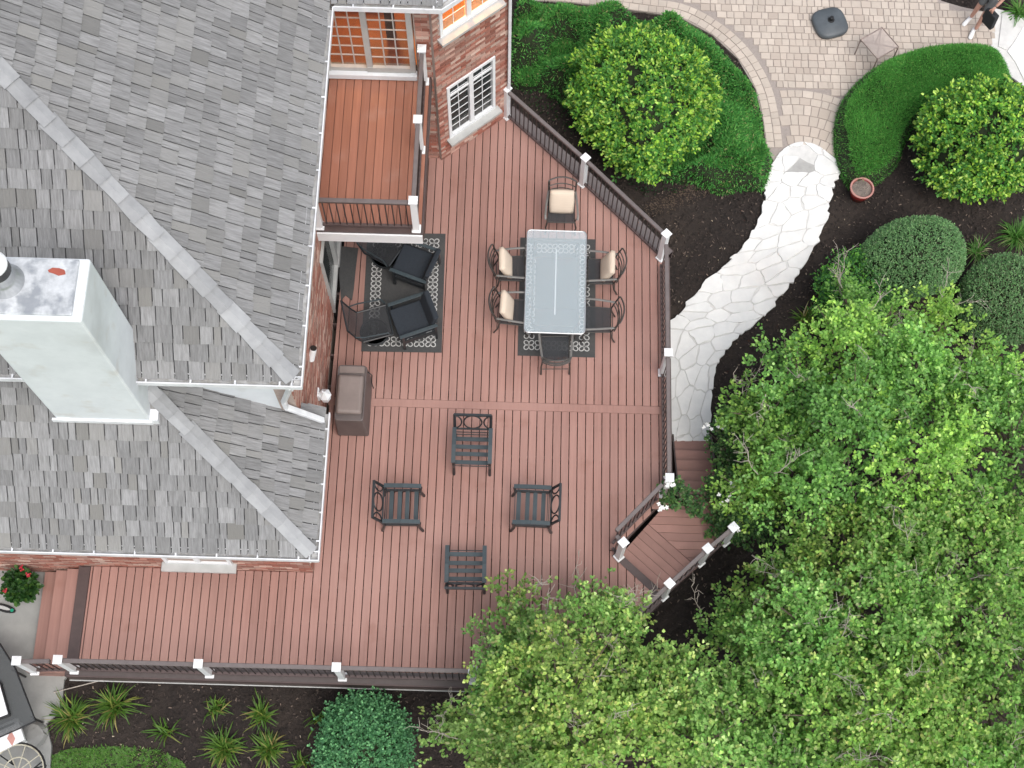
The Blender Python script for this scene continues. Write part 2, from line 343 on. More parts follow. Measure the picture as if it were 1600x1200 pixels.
def crown(name, parent, lobes, pal, tip_pal, per_m2=55, nleaf=9, L=.075, Wd=.022, shell=.45, zmin=-.35, material=None, seed=1, spread=.10, up=.55, lumpy=.3, simple=False, clump=0, crad=.16, tint=0., bright=.45):
    VV = []; CC = []; F = None; tips = []
    for li, (c, r) in enumerate(lobes):
        c = np.array(c, float); r = np.array(r if hasattr(r, '__len__') else (r, r, r), float)
        n = int(per_m2*4*math.pi*np.mean(r)**2*(RNG.uniform(.55, 1.05) if len(lobes) > 8 else 1))
        d = nrm(RNG.normal(size=(n*2, 3))); d = d[d[:, 2] > zmin][:n]; n = len(d)
        rad = (1-shell*RNG.random(n)**1.6)*lump(d, seed*31+li, 14, lumpy)
        P = c+d*r*rad[:, None]
        D = nrm(d+np.array([0, 0, up])+RNG.normal(size=(n, 3))*.45)
        if clump:
            nc = max(3, n//clump); ci = RNG.integers(0, nc, n); own = RNG.normal(size=(n, 3))*crad
            P = P[:nc][ci]+own*np.array([1, 1, .7]); D = nrm(D[:nc][ci]*.6+nrm(own)*.7+np.array([0, 0, .35])+RNG.normal(size=(n, 3))*.25)
        tips.append((c, P, D))
        Pl = np.repeat(P, nleaf, 0); Dl = np.repeat(D, nleaf, 0); m = len(Pl)
        a = np.tile(np.arange(nleaf), n)/nleaf
        Pl = Pl+Dl*((a-.6)*spread*1.6)[:, None]+RNG.normal(size=(m, 3))*spread*.28
        side = nrm(np.cross(Dl, RNG.normal(size=(m, 3))))
        LD = nrm(side*(1.15-.7*a)[:, None]+Dl*(.25+.8*a)[:, None]+RNG.normal(size=(m, 3))*.25)
        Uv = nrm(Dl*.7+np.array([0, 0, 1.3])+RNG.normal(size=(m, 3))*.35)
        ll = L*RNG.uniform(.65, 1.2, m); ww = Wd*RNG.uniform(.75, 1.2, m)
        V, F = leaves(Pl, LD, Uv, ll, ww, simple=simple)
        col = pick(pal, m); sel = (a > .5) & (RNG.random(m) < .85)
        shoot_bright = np.repeat(RNG.random(n) < bright, nleaf)
        sel &= shoot_bright; col[sel] = pick(tip_pal, int(sel.sum()))
        if tint:
            f = 1+tint*RNG.uniform(-1, 1)*(len(lobes) > 2); w_ = 1 if len(lobes) < 3 else 1+tint*.5*RNG.uniform(-1, 1); col = col*np.array([f*w_, f, f*(2-w_)])
            if clump: col = col*(1+tint*.8*RNG.uniform(-1, 1, (nc, 1)))[np.repeat(ci, nleaf)]
        VV.append(V); CC.append(col)
    o = cloud_mesh(name, np.concatenate(VV), F, np.concatenate(CC), material or M['leaf'], parent)
    return o, tips
def branches(parent, root, tips, nlimb=14, r0=.07, name='limb', every=26, matl=None):
    mb = MB(); root = Vector(root)
    for c, P, D in tips:
        c = Vector(c); mid = (root+c)/2+Vector((random.uniform(-.1, .1), random.uniform(-.1, .1), -.15))
        mb.tube([root, mid, c], [r0, r0*.7, r0*.4], 6)
        for i in range(0, len(P), every):
            q = Vector(P[i]); m = c.lerp(q, .55)+Vector((random.uniform(-.08, .08), random.uniform(-.08, .08), random.uniform(-.02, .12)))
            mb.tube([c, m, q], [r0*.3, r0*.18, .004], 4)
    return mb.build(name, matl or M['bark'], parent)
def bare_twigs(parent, starts, length=.5, name='bare_twig', r=.007):
    mb = MB()
    for p, d in starts:
        p, d = Vector(p), Vector(d).normalized()
        pts = [p]
        for k in range(5): pts.append(pts[-1]+(d+Vector(RNG.normal(size=3))*.28).normalized()*length/5)
        mb.tube(pts, [r*(1-.15*k) for k in range(6)], 4)
        for k in range(1, 6):
            for _ in range(2):
                q = pts[k]; dd = (d+Vector(RNG.normal(size=3))*.75).normalized(); l = length*random.uniform(.15, .38)
                e = q+dd*l; mb.tube([q, q.lerp(e, .5)+Vector(RNG.normal(size=3))*.02, e], [r*.5, r*.4, r*.25], 4)
                if random.random() < .6:
                    f_ = e.lerp(q, .5); mb.tube([f_, f_+(dd+Vector(RNG.normal(size=3))*.8).normalized()*l*.5], [r*.35, r*.2], 3)
    return mb.build(name, M['twig'], parent, kind='stuff')

# ================================================================== SETTING: ground, beds, patio, path
GR = -1.22                                                   # garden level on the right
def sheet(name, mb, m): o = mb.build(name, m); o['kind'] = 'structure'; return o
sheet('ground', MB().add([(-250, -250, -1.45), (250, -250, -1.45), (250, 250, -1.45), (-250, 250, -1.45)], [(0, 1, 2, 3)]), M['grassbase'])
# planting bed: one uneven sheet under everything in view
nx, ny = 250, 250
gx, gy = np.meshgrid(np.linspace(-13, 14.5, nx), np.linspace(-3, 23, ny))
gz = -.64-.58*np.vectorize(lambda t: smooth01((t+5.5)/7.), otypes=[float])(gx)
gz = gz+RNG.normal(size=gz.shape)*.009+.018*np.sin(gx*3.1+gy*1.7)*np.sin(gy*2.3-gx)-.03
vv = np.stack([gx, gy, gz], -1).reshape(-1, 3); ii = np.arange(nx*ny).reshape(ny, nx)
qd = np.stack([ii[:-1, :-1], ii[:-1, 1:], ii[1:, 1:], ii[1:, :-1]], -1).reshape(-1, 4)
bed = MB(); bed.v = vv.tolist(); bed.f = qd.tolist(); sheet('planting_bed', bed, M['mulch'])

# ---- paved patio
patio_px = [(800, -60), (1445, -60), (1470, 2), (1500, 11), (1560, 24), (1556, 70), (1560, 120), (1480, 120), (1400, 140), (1340, 195), (1325, 262), (1214, 262), (1197, 232),
            (1192, 190), (1180, 140), (1152, 92), (1112, 55), (1062, 28), (1010, 20), (950, 12), (890, 5), (830, 2)]
PAT = [W(x, y, GR) for x, y in patio_px]; PATp = [(p.x, p.y) for p in PAT]
pz = GR+.02
patio = sheet('patio', MB().prism(PATp, GR-.15, pz), M['joint'])
pav = []                                                     # polygons in plan
cN = W(1250, 306, GR); sc_ = .0118
arcs = [((W(1250, 306-r, GR)-cN).length) for r in (141, 125, 109, 93, 79)]
edge = smooth_poly([(p.x, p.y) for p in PAT[12:]], 5, False)
def near_edge(x, y): return min(math.hypot(x-e[0], y-e[1]) for e in edge)
y = cN.y+arcs[0]*.55; row = 0
while y < 19.6:
    rh = random.choice((.15, .16, .175)); x = .2+random.random()*.1
    while x < 12:
        w = random.choice((.10, .13, .15, .155, .2, .21)); cx_, cy_ = x+w/2, y+rh/2
        g = .008
        q = [(x+g, y+g), (x+w-g, y+g), (x+w-g, y+rh-g), (x+g, y+rh-g)]
        if w > .19 and random.random() < .0: pass
        if all(inside(PATp, *c) for c in q) and min(math.hypot(c[0]-cN.x, c[1]-cN.y) for c in q) > arcs[0]+.345 and min(near_edge(*c) for c in q) > .345:
            jit = [(c[0]+random.uniform(-.006, .006), c[1]+random.uniform(-.006, .006)) for c in q]; pav.append(jit)
        x += w
    y += rh
arcs = [arcs[0]+.34, arcs[0]+.17]+arcs
for k in range(6):                                           # concentric rows at the neck
    r0, r1 = arcs[k+1]+.008, arcs[k]-.008; a = R_(12)
    while a < R_(168):
        da = random.choice((.15, .18, .22))/((r0+r1)/2); g = .008/r0
        q = [(cN.x+r*math.cos(t), cN.y+r*math.sin(t)) for r, t in ((r0, a+g), (r1, a+g), (r1, a+da-g), (r0, a+da-g))]
        if all(inside(PATp, *c) for c in q[:3]) and min(near_edge(*c) for c in q) > .335: pav.append(q)
        a += da
acc = 0; i = 0                                               # two border courses that follow the curved bed
E_ = [np.array(e) for e in edge]; cum = [0]
for a, b in zip(E_, E_[1:]): cum.append(cum[-1]+np.linalg.norm(b-a))
def on_edge(s):
    s = max(0, min(cum[-1]-1e-6, s)); j = max(k for k in range(len(cum)) if cum[k] <= s); j = min(j, len(E_)-2)
    t = (s-cum[j])/(cum[j+1]-cum[j]); d = (E_[j+1]-E_[j])/np.linalg.norm(E_[j+1]-E_[j]); return E_[j]*(1-t)+E_[j+1]*t, d
for rw in range(2):
    s = 0
    while s < cum[-1]-.25:
        w = random.choice((.14, .17, .2)); (p, d), (q_, e) = on_edge(s+.006), on_edge(s+w-.006)
        n0, n1 = np.array([d[1], -d[0]]), np.array([e[1], -e[0]]); o0, o1 = .012+rw*.165, .16+rw*.165
        q = [tuple(p+n0*o0), tuple(q_+n1*o0), tuple(q_+n1*o1), tuple(p+n0*o1)]
        c = np.mean(q, 0)
        pav.append(q)
        s += w
items = sorted(pav, key=lambda q: -px_area([(c[0], c[1], pz) for c in q])); rest = MB()
for k, q in enumerate(items):
    z1 = pz+.010+random.uniform(0, .006)
    if k < 300:
        MB().prism(q, pz-.03, z1).build('paver', M['paver'], patio)
    else: rest.prism(q, pz-.03, z1)
rest.build('far_pavers', M['paver'], patio, kind='stuff')

# ---- white flagstone path
Lp = [(1224, 233), (1207, 255), (1197, 288), (1195, 320), (1175, 365), (1150, 398), (1120, 426), (1090, 456), (1066, 486), (1046, 512), (1044, 560), (1044, 610), (1044, 660), (1044, 690)]
Rp = [(1286, 233), (1315, 262), (1301, 288), (1295, 315), (1288, 350), (1270, 388), (1243, 430), (1215, 466), (1190, 496), (1158, 520), (1131, 550), (1115, 585), (1109, 640), (1108, 690)]
LW = smooth_poly([W(*p, GR+.03) for p in Lp], 4, False); RW = smooth_poly([W(*p, GR+.03) for p in Rp], 4, False); nS = len(LW)-1
def pathmap(s, t):                                           # s 0..1 along, t 0..1 across
    f = s*nS; i = min(int(f), nS-1); u = f-i
    l = (LW[i][0]*(1-u)+LW[i+1][0]*u, LW[i][1]*(1-u)+LW[i+1][1]*u); r = (RW[i][0]*(1-u)+RW[i+1][0]*u, RW[i][1]*(1-u)+RW[i+1][1]*u)
    bow = .16*max(0, 1-s*9)*4*t*(1-t)
    return (l[0]*(1-t)+r[0]*t, l[1]*(1-t)+r[1]*t+bow)
pz2 = GR+.035
outl = [pathmap(0, k/8) for k in range(9)]+[pathmap(k/60, 1) for k in range(1, 61)]+[pathmap(k/60, 0) for k in range(60, 0, -1)]
path = sheet('stone_path', MB().prism(outl, GR-.2, pz2), M['flagbed'])
rs = random.Random(5); ASP = 5.6                               # length / width
seeds = []; tries = 0
while len(seeds) < 80 and tries < 6000:
    tries += 1; p = (rs.random()*ASP, rs.random())
    if all(math.hypot(p[0]-q[0], p[1]-q[1]) > rs.choice((.17, .2, .24, .30)) for q in seeds): seeds.append(p)
for si, p in enumerate(seeds):
    if .16 < p[0] < .62 and .25 < p[1] < .72: continue           # stones missing: the grey bed shows
    poly = [(0, 0), (ASP, 0), (ASP, 1), (0, 1)]
    for q in seeds:
        if q is p: continue
        a, b = q[0]-p[0], q[1]-p[1]; dd = math.hypot(a, b); a, b = a/dd, b/dd
        poly = clip_half(poly, a, b, a*(p[0]+q[0])/2+b*(p[1]+q[1])/2-rs.uniform(.003, .013))
        if len(poly) < 3: break
    if len(poly) < 3: continue
    fine = []
    for i in range(len(poly)):
        a, b = poly[i], poly[(i+1) % len(poly)]; n = max(1, int(math.hypot(a[0]-b[0], a[1]-b[1])/.07))
        for k in range(n):
            t = k/n; j = .017 if k else .006
            x_, y_ = a[0]+(b[0]-a[0])*t+rs.uniform(-j, j), a[1]+(b[1]-a[1])*t+rs.uniform(-j, j)
            if a[1] < .001 and b[1] < .001: y_ = -rs.uniform(-.02, .05)
            if a[1] > .999 and b[1] > .999: y_ = 1+rs.uniform(-.02, .05)
            fine.append((x_, y_))
    MB().prism([pathmap(max(0, min(1, f[0]/ASP)), f[1]) for f in fine], pz2-.05, pz2+.014+rs.uniform(0, .010)).build('flagstone', M['flag'], path, bevel=.006)

M['oldbed'] = mat('bare_mortar', (.40, .395, .385), (.32, .315, .305), scale=6, rough=.9, bump=.3)
MB().prism([(p.x, p.y) for p in [W(x, y, pz2) for x, y in [(1250, 247), (1262, 254), (1282, 262), (1280, 272), (1266, 284), (1254, 296), (1244, 288), (1224, 271), (1236, 262)]]], pz2-.02, pz2+.004).build('mortar_patch', M['oldbed'], path)
# dry tan soil under the big shrub
M['tansoil'] = mat('tan_soil', (.105, .075, .055), (.055, .038, .028), scale=11, rough=.95, bump=.8)
ts = smooth_poly([W(x, y, GR) for x, y in [(1000, 322), (1040, 295), (1075, 278), (1115, 278), (1140, 290), (1110, 304), (1075, 322), (1045, 335), (1015, 340)]], 4)
# ---- stone walk in the far corner, concrete pad at the left, lawn strip
slabs = [[(1566, 22), (1594, 26), (1598, 42), (1586, 62), (1572, 78), (1560, 72)], [(1598, 42), (1640, 50), (1660, 150), (1604, 132), (1586, 96), (1574, 80), (1587, 62)]]
walk = sheet('corner_walk', MB().prism([W(x, y, GR) for x, y in [(1553, 14), (1650, 38), (1680, 165), (1600, 136), (1546, 96)]], GR-.15, GR+.03), M['flagbed'])
for i, s in enumerate(slabs): MB().prism([W(x, y, GR+.05) for x, y in s], GR-.02, GR+.055).build('slab', M['flag'] if i else M['flagbed'], walk, bevel=.006)
PADZ = -.60
padp = [W(x, y, PADZ) for x, y in [(-120, 840), (150, 840), (145, 1010), (100, 1062), (96, 1110), (72, 1130), (80, 1165), (76, 1240), (-120, 1260)]]
pad = sheet('concrete_pad', MB().prism([(p.x, p.y) for p in padp], PADZ-.2, PADZ), M['concrete'])
lawnp = [(p.x, p.y) for p in [W(x, y, -.66) for x, y in [(82, 1180), (110, 1170), (180, 1166), (250, 1172), (285, 1190), (330, 1260), (60, 1260)]]]
sheet('lawn', MB().prism(lawnp, -.9, -.655), M['grassbase'])
n = 16000; bx = RNG.uniform(-8.2, -5, n); by = RNG.uniform(1.2, 2.9, n); k = inside_np(lawnp, bx, by); bx, by = bx[k], by[k]; n = len(bx)
P = np.stack([bx, by, np.full(n, -.66)], 1); D = nrm(np.stack([RNG.normal(size=n)*.5, RNG.normal(size=n)*.5, np.ones(n)], 1))
V, F = leaves(P, D, nrm(RNG.normal(size=(n, 3))), RNG.uniform(.05, .11, n), np.full(n, .006), simple=True)
cloud_mesh('lawn_grass', V, F, pick([(.13, .31, .06, 3), (.18, .38, .07, 2), (.25, .32, .11, .6)], n), M['leaf'], None, 'stuff')

# ---- loose bark chips and pale litter on the bed
def scatter(name, n, size, material, seed, lift=.0):
    g = np.random.default_rng(seed); x = g.uniform(-8.2, 11, n); yy = g.uniform(1., 18.5, n)
    ok = ~inside_np(PATp, x, yy) & ~inside_np(outl, x, yy) & ~inside_np([(p.x, p.y) for p in padp], x, yy)
    ok &= ~((x > -9) & (x < 2.4) & (yy > 3.9) & (yy < 13.5) & (x < 2.4))
    x, yy = x[ok], yy[ok]; n = len(x); z = -.64-.58*np.vectorize(lambda t: smooth01((t+5.5)/7.), otypes=[float])(x)-.005+lift
    P = np.stack([x, yy, z+g.uniform(0, .012, n)], 1); th = g.uniform(0, 6.28, n)
    D = nrm(np.stack([np.cos(th), np.sin(th), g.normal(size=n)*.22], 1)); U = nrm(np.stack([g.normal(size=n)*.4, g.normal(size=n)*.4, np.ones(n)], 1))
    S = nrm(np.cross(D, U)); L = g.uniform(.5, 1.3, n)[:, None]*size; w = g.uniform(.12, .3, n)[:, None]*size; N = np.cross(S, D)
    V = np.stack([P-D*L/2-S*w, P+D*L/2-S*w*.6, P+D*L/2+S*w*.7, P-D*L/2+S*w, P+N*w*.8], 1)
    return cloud_mesh(name, V, [(0, 1, 4), (1, 2, 4), (2, 3, 4), (3, 0, 4)], np.ones((n, 3))*.1, material, None, 'stuff')
scatter('bark_chips', 70000, .05, M['chip'], 3)
scatter('leaf_litter', 900, .035, M['litter'], 4, .012)

n = 5200; gn = np.random.default_rng(9); x = gn.uniform(2, 4.6, n); y = gn.uniform(12.3, 14, n)
dn = np.where(inside_np(ts, x, y), dist_np(ts, x, y), -1); ok = dn > gn.uniform(0, .22, n)-.0; x, y = x[ok], y[ok]; n = len(x)
th = gn.uniform(0, 6.28, n); P = np.stack([x, y, np.full(n, GR-.012)+gn.uniform(0, .02, n)], 1)
V, F = leaves(P, nrm(np.stack([np.cos(th), np.sin(th), gn.normal(size=n)*.2], 1)), np.tile([[0, 0, 1.]], (n, 1)), gn.uniform(.03, .07, n), np.full(n, .009), simple=True)
cloud_mesh('dry_needles', V, F, np.ones((n, 3))*.1, M['tansoil'], None, 'stuff')

# ================================================================== HOUSE
house = thing('house', 'grey cedar shingled house with red brick walls and white gutters', 'house', (-5.5, 9.0, -.6))
XW, YS, YN = -3.30, 5.45, 13.45                               # east wall, south wall of the low wing, wall behind the balcony
EZ, LZ = 5.2, 2.6                                             # eaves of the tall and of the low roof
PE, PS, EXPO = .82, .985, .268
bayA, bayB = Vector((-1.48, 13.39, 0)), Vector((-.28, 14.40, 0)); bt = (bayB-bayA).normalized(); bn = Vector((bt.y, -bt.x, 0))
def wall_brick(parent, o, t, n, s0, s1, z0, z1, holes=(), name='brickwork'):
    mb = MB(); c = .075; k = int((z1-z0)/c); L = .215
    for r in range(k):
        z = z0+r*c+c/2; s = s0-(L/2 if r % 2 else 0)-.0
        while s < s1:
            a, b = max(s, s0)+.005, min(s+L, s1)-.005; s += L
            if b-a < .03: continue
            segs = [(a, b)]
            for h0, h1, hz0, hz1 in holes:
                if hz0-.02 < z < hz1+.02:
                    ns = []
                    for p, q in segs:
                        if q <= h0 or p >= h1: ns.append((p, q)); continue
                        if p < h0-.02: ns.append((p, h0))
                        if q > h1+.02: ns.append((h1, q))
                    segs = ns
            for p, q in segs:
                if q-p < .03: continue
                pr = .010+random.uniform(0, .005); m = (p+q)/2
                mb.ob(o+t*m+n*(pr/2)+Vector((0, 0, z)), t*(q-p)/2, n*pr/2, Vector((0, 0, c/2-.005)))
    return mb.build(name, M['brick'], parent, kind='stuff')
tX, tY = Vector((1, 0, 0)), Vector((0, 1, 0))
# east wall (outer face at XW) with a sliding door under the balcony
DY0, DY1 = 10.20, 12.10
wE = MB()
wE.box(XW-.25, XW, YS, 7.26, -.9, LZ-.05); wE.box(XW-.25, XW, 7.26, DY0, -.9, EZ-.05); wE.box(XW-.25, XW, DY1, YN, -.9, EZ-.05); wE.box(XW-.25, XW, DY0, DY1, 2.12, EZ-.05)
wallE = wE.build('wall', M['mortar'], house)
wall_brick(wallE, Vector((XW, 0, 0)), tY, Vector((1, 0, 0)), 7.27, 12.9, 0, 4.95, [(DY0-.02, DY1+.02, 0, 2.14)])
wS = MB().box(-12, XW-.25, YS, YS+.25, -.9, LZ-.05); wallS = wS.build('wall', M['mortar'], house)
wall_brick(wallS, Vector((0, YS, 0)), tX, Vector((0, -1, 0)), -11.9, XW, -.6, 2.4, [(-5.72, -4.56, .42, 2.0)])
wall_brick(wallE, Vector((XW, 0, 0)), tY, Vector((1, 0, 0)), YS, 7.25, 0, 2.4)
wallU = MB().box(-12, XW-.25, 7.26, 7.5, 2.3, EZ-.05).build('upper_wall', M['stucco'], house)
wN = MB(); wN.box(XW-.0, -1.86+.02, YN, YN+.2, -.9, 2.83); wN.box(-1.78, -1.47, YN, YN+.2, -.9, EZ); wN.box(XW, -1.78, YN, YN+.2, 4.78, EZ)
wallN = wN.build('wall', M['mortar'], house)
wall_brick(wallN, Vector((0, YN, 0)), tX, Vector((0, -1, 0)), -1.76, -1.44, 0, 5.0)
# bay walls
WIN1 = (.20, 1.27, .62, 2.32); WIN2 = (.14, 1.34, 3.92, 5.25)   # s0,s1,z0,z1
bw = MB()
def bayslab(s0, s1, z0, z1): bw.ob(bayA+bt*(s0+s1)/2-bn*.1+Vector((0, 0, (z0+z1)/2)), bt*(s1-s0)/2, bn*.1, Vector((0, 0, (z1-z0)/2)))
BL = 1.57
bayslab(0, WIN1[0], -1.3, 5.6); bayslab(WIN1[1]+.04, BL, -1.3, 5.6)
bayslab(WIN1[0], WIN1[1]+.04, -1.3, WIN1[2]); bayslab(WIN1[0], WIN1[1]+.04, WIN1[3], WIN2[2]); bayslab(WIN1[0], WIN1[1]+.04, WIN2[3], 5.6)
wallB = bw.build('bay_wall', M['mortar'], house)
wall_brick(wallB, bayA, bt, bn, 0, BL, 0, 5.5, [WIN1, WIN2])
# second bay face, running away from the camera
b2 = Vector((-.35, 1, 0)).normalized(); bay2 = MB(); bay2.ob(bayB+b2*1.6+Vector((-.12, 0, 2.1)), b2*1.6, Vector((.1, 0, 0)), Vector((0, 0, 3.4))); bay2.build('bay_side_wall', M['mortar'], house)
def window(parent, o, t, n, s0, s1, z0, z1, nx_, nz_, sashes=2, transom=None, glass='glass', room=None):
    w = MB(); u = Vector((0, 0, 1)); d = .05
    def fb(a, b, c, e, dep=.035, off=.0): w.ob(o+t*(a+b)/2+u*(c+e)/2+n*(off+.0), t*(b-a)/2, n*dep, u*(e-c)/2)
    fb(s0, s0+.06, z0, z1); fb(s1-.06, s1, z0, z1); fb(s0+.06, s1-.06, z0, z0+.07); fb(s0+.06, s1-.06, z1-.06, z1)
    for i in range(1, sashes):
        m = s0+(s1-s0)*i/sashes; fb(m-.045, m+.045, z0+.07, z1-.06, .03)
    if transom: fb(s0+.06, s1-.06, transom-.022, transom+.022, .012)
    W_ = w.build('window', M['white'], parent)
    sill = MB(); sill.ob(o+t*(s0+s1)/2+n*.07+u*(z0-.03), t*((s1-s0)/2+.06), n*.10, u*.028); sill.build('sill', M['sill'], W_)
    for i in range(sashes):
        a, b = s0+(s1-s0)*i/sashes+.06, s0+(s1-s0)*(i+1)/sashes-.06
        g = MB(); g.ob(o+t*(a+b)/2+u*(z0+z1)/2-n*.03, t*(b-a)/2, n*.004, u*((z1-z0)/2-.06)); g.build('pane', M[glass], W_)
        mu = MB()
        for k in range(1, nx_):
            m = a+(b-a)*k/nx_; mu.ob(o+t*m+u*(z0+z1)/2-n*.012, t*.007, n*.005, u*((z1-z0)/2-.065))
        for k in range(1, nz_):
            zz = z0+.07+(z1-z0-.13)*k/nz_; mu.ob(o+t*(a+b)/2+u*zz-n*.012, t*(b-a)/2, n*.0045, u*.008)
        mu.build('muntin', M['white'], W_)
    return W_
window(house, bayA, bt, bn, *WIN1, 2, 7, 2, transom=1.98)
window(house, bayA, bt, bn, *WIN2, 2, 4, 2)
window(house, Vector((0, YS, 0)), tX, Vector((0, -1, 0)), -5.70, -4.58, .45, 1.98, 3, 4, 2)
# lower-wing window sill slab that shows under the gutter
MB().box(-5.78, -4.56, YS-.13, YS-.012, .30, .40).build('window_ledge', M['concrete'], house, bevel=.008)
# balcony sliding door
def sliding_door(o, t, n, s0, s1, z0, z1, mid, grid=True):
    w = MB(); u = Vector((0, 0, 1))
    def fb(a, b, c, e, off=0., dep=.05): w.ob(o+t*(a+b)/2+u*(c+e)/2+n*off, t*(b-a)/2, n*dep, u*(e-c)/2)
    fb(s0, s0+.05, z0, z1); fb(s1-.09, s1, z0, z1); fb(s0+.05, s1-.09, z1-.06, z1); fb(mid-.05, mid+.05, z0+.14, z1-.06, .012, .035); fb(s0+.05, mid-.05, z0, z0+.10, -.01); fb(mid-.05, s1-.09, z0, z0+.14, .01)
    D_ = w.build('sliding_door', M['sill'], house)
    for a, b, nx_, off in ((s0+.05, mid-.05, 3, -.03), (mid+.05, s1-.09, 3, .0)):
        g = MB(); g.ob(o+t*(a+b)/2+u*(z0+z1)/2+n*off, t*(b-a)/2, n*.004, u*((z1-z0)/2-.10)); g.build('pane', M['glass'], D_)
        if not grid: continue
        m_ = MB()
        for k in range(1, nx_): m_.ob(o+t*(a+(b-a)*k/nx_)+u*((z0+z1)/2)+n*(off+.012), t*.010, n*.008, u*((z1-z0)/2-.12))
        for k in range(1, 6): m_.ob(o+t*(a+b)/2+u*(z0+.14+(z1-z0-.22)*k/6)+n*(off+.012), t*(b-a)/2, n*.0075, u*.010)
        m_.build('muntin', M['sill'], D_)
    return D_
sliding_door(Vector((0, YN-.02, 0)), tX, Vector((0, -1, 0)), XW+.02, -1.80, 2.98, 4.78, -2.57)
MB().box(XW+.012, -1.78, YN-.14, YN-.012, 2.84, 2.975).build('door_sill', M['stucco'], house, bevel=.01)
sliding_door(Vector((XW+.0, 0, 0)), tY, Vector((1, 0, 0)), DY0, DY1, .02, 2.11, (DY0+DY1)/2, False)
# lit rooms behind the balcony door and the bay window (the lamps are on in the photograph)
rm = MB(); x0, x1, y0, y1, z0, z1 = XW-.0, -1.80, YN+.21, YN+2.6, 2.80, 5.15
rm.add([(x0, y0, z0), (x1, y0, z0), (x1, y1, z0), (x0, y1, z0), (x0, y0, z1), (x1, y0, z1), (x1, y1, z1), (x0, y1, z1)], [(0, 1, 2, 3), (7, 6, 5, 4), (3, 2, 6, 7), (0, 3, 7, 4), (2, 1, 5, 6)])
rm.build('room_interior', M['wood_in'], house)
fu = MB(); fu.box(-2.35, -2.2, YN+.7, YN+.85, 2.81, 4.2); fu.box(-3.0, -2.4, YN+1.3, YN+1.8, 2.81, 3.6); fu.box(-1.98, -1.84, YN+.9, YN+1.1, 2.81, 4.4); fu.build('room_furniture', M['dark_trim'], house)
rb = MB(); o1, o2 = bayA-bn*.22+bt*.06, bayA-bn*.22+bt*1.5
p_ = [o1, o2, o2-bn*.75+bt*.2, o1-bn*.75+bt*.55]
rb.add([(*q.xy, 3.55) for q in p_]+[(*q.xy, 5.5) for q in p_], [(0, 1, 2, 3), (3, 2, 6, 7), (0, 3, 7, 4), (2, 1, 5, 6), (7, 6, 5, 4)]); rb.build('bay_room', M['warmroom'], house)
rd = MB()
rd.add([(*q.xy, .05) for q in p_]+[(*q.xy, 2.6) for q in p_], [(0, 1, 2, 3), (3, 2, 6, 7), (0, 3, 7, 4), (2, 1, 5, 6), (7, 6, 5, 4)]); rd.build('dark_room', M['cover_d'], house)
def lamp(name, loc, e, r):
    l = bpy.data.lights.new(name, 'POINT'); l.energy = e; l.color = (1, .62, .25); l.shadow_soft_size = r
    o = bpy.data.objects.new(name, l); link(o, house); o.location = Vector(loc)-ORG[house]; return o
lamp('room_light', (-2.4, YN+1.5, 4.8), 120, .12)
c_ = (p_[0]+p_[1]+p_[2]+p_[3])/4; lamp('bay_light', (c_.x, c_.y, 5.2), 110, .12)

# ---- roofs
def roofplane(parent, O, eu, ev, umin, umax, vmax, clips, matl, tag_list, seed):
    """O eave corner, eu along the eave, ev up the slope (unit); clips: half planes a*u+b*v<=c"""
    g = random.Random(seed); n = eu.cross(ev)
    if n.z < 0: n = -n
    v = -.04; row = 0
    while v < vmax:
        u = umin-g.random()*.2; L = EXPO*1.22
        while u < umax:
            w = g.choice((.11, .14, .17, .19, .21, .23, .26)); a, b = u+.008, u+w-.008; u += w
            dj = g.uniform(-.012, .012); sk = g.uniform(-.006, .006)
            poly = [(a, v+dj-sk), (b, v+dj+sk), (b, v+L), (a, v+L)]
            for c in clips:
                poly = clip_half(poly, *c)
                if len(poly) < 3: break
            if len(poly) < 3: continue
            poly = [(max(umin, p[0]), p[1]) for p in poly]
            if max(p[0] for p in poly)-min(p[0] for p in poly) < .02: continue
            th = g.uniform(.022, .038); bot = []; top = []
            for p in poly:
                q = O+eu*p[0]+ev*p[1]; t = 1-(p[1]-v)/L
                bot.append(q+n*.002); top.append(q+n*(.006+th*max(0, t)))
            vis = px_area([top[i] for i in range(len(top))])
            tag_list.append((vis*EXPO/L, bot, top, matl))
        v += EXPO; row += 1
def emit_shingles(parent, lst, limit):
    lst.sort(key=lambda a: -a[0]); rest = {}
    for k, (a, bot, top, matl) in enumerate(lst):
        n = len(bot); fs = [tuple(range(n, 2*n))]+[(i, (i+1) % n, n+(i+1) % n, n+i) for i in range(n)]
        mb = MB() if k < limit else rest.setdefault(matl.name, (MB(), matl))[0]
        mb.add(bot+top, fs)
        if k < limit:
            o = mb.build('shingle', matl, parent)
    for mb, matl in rest.values(): mb.build('shingle_field', matl, parent, kind='stuff')
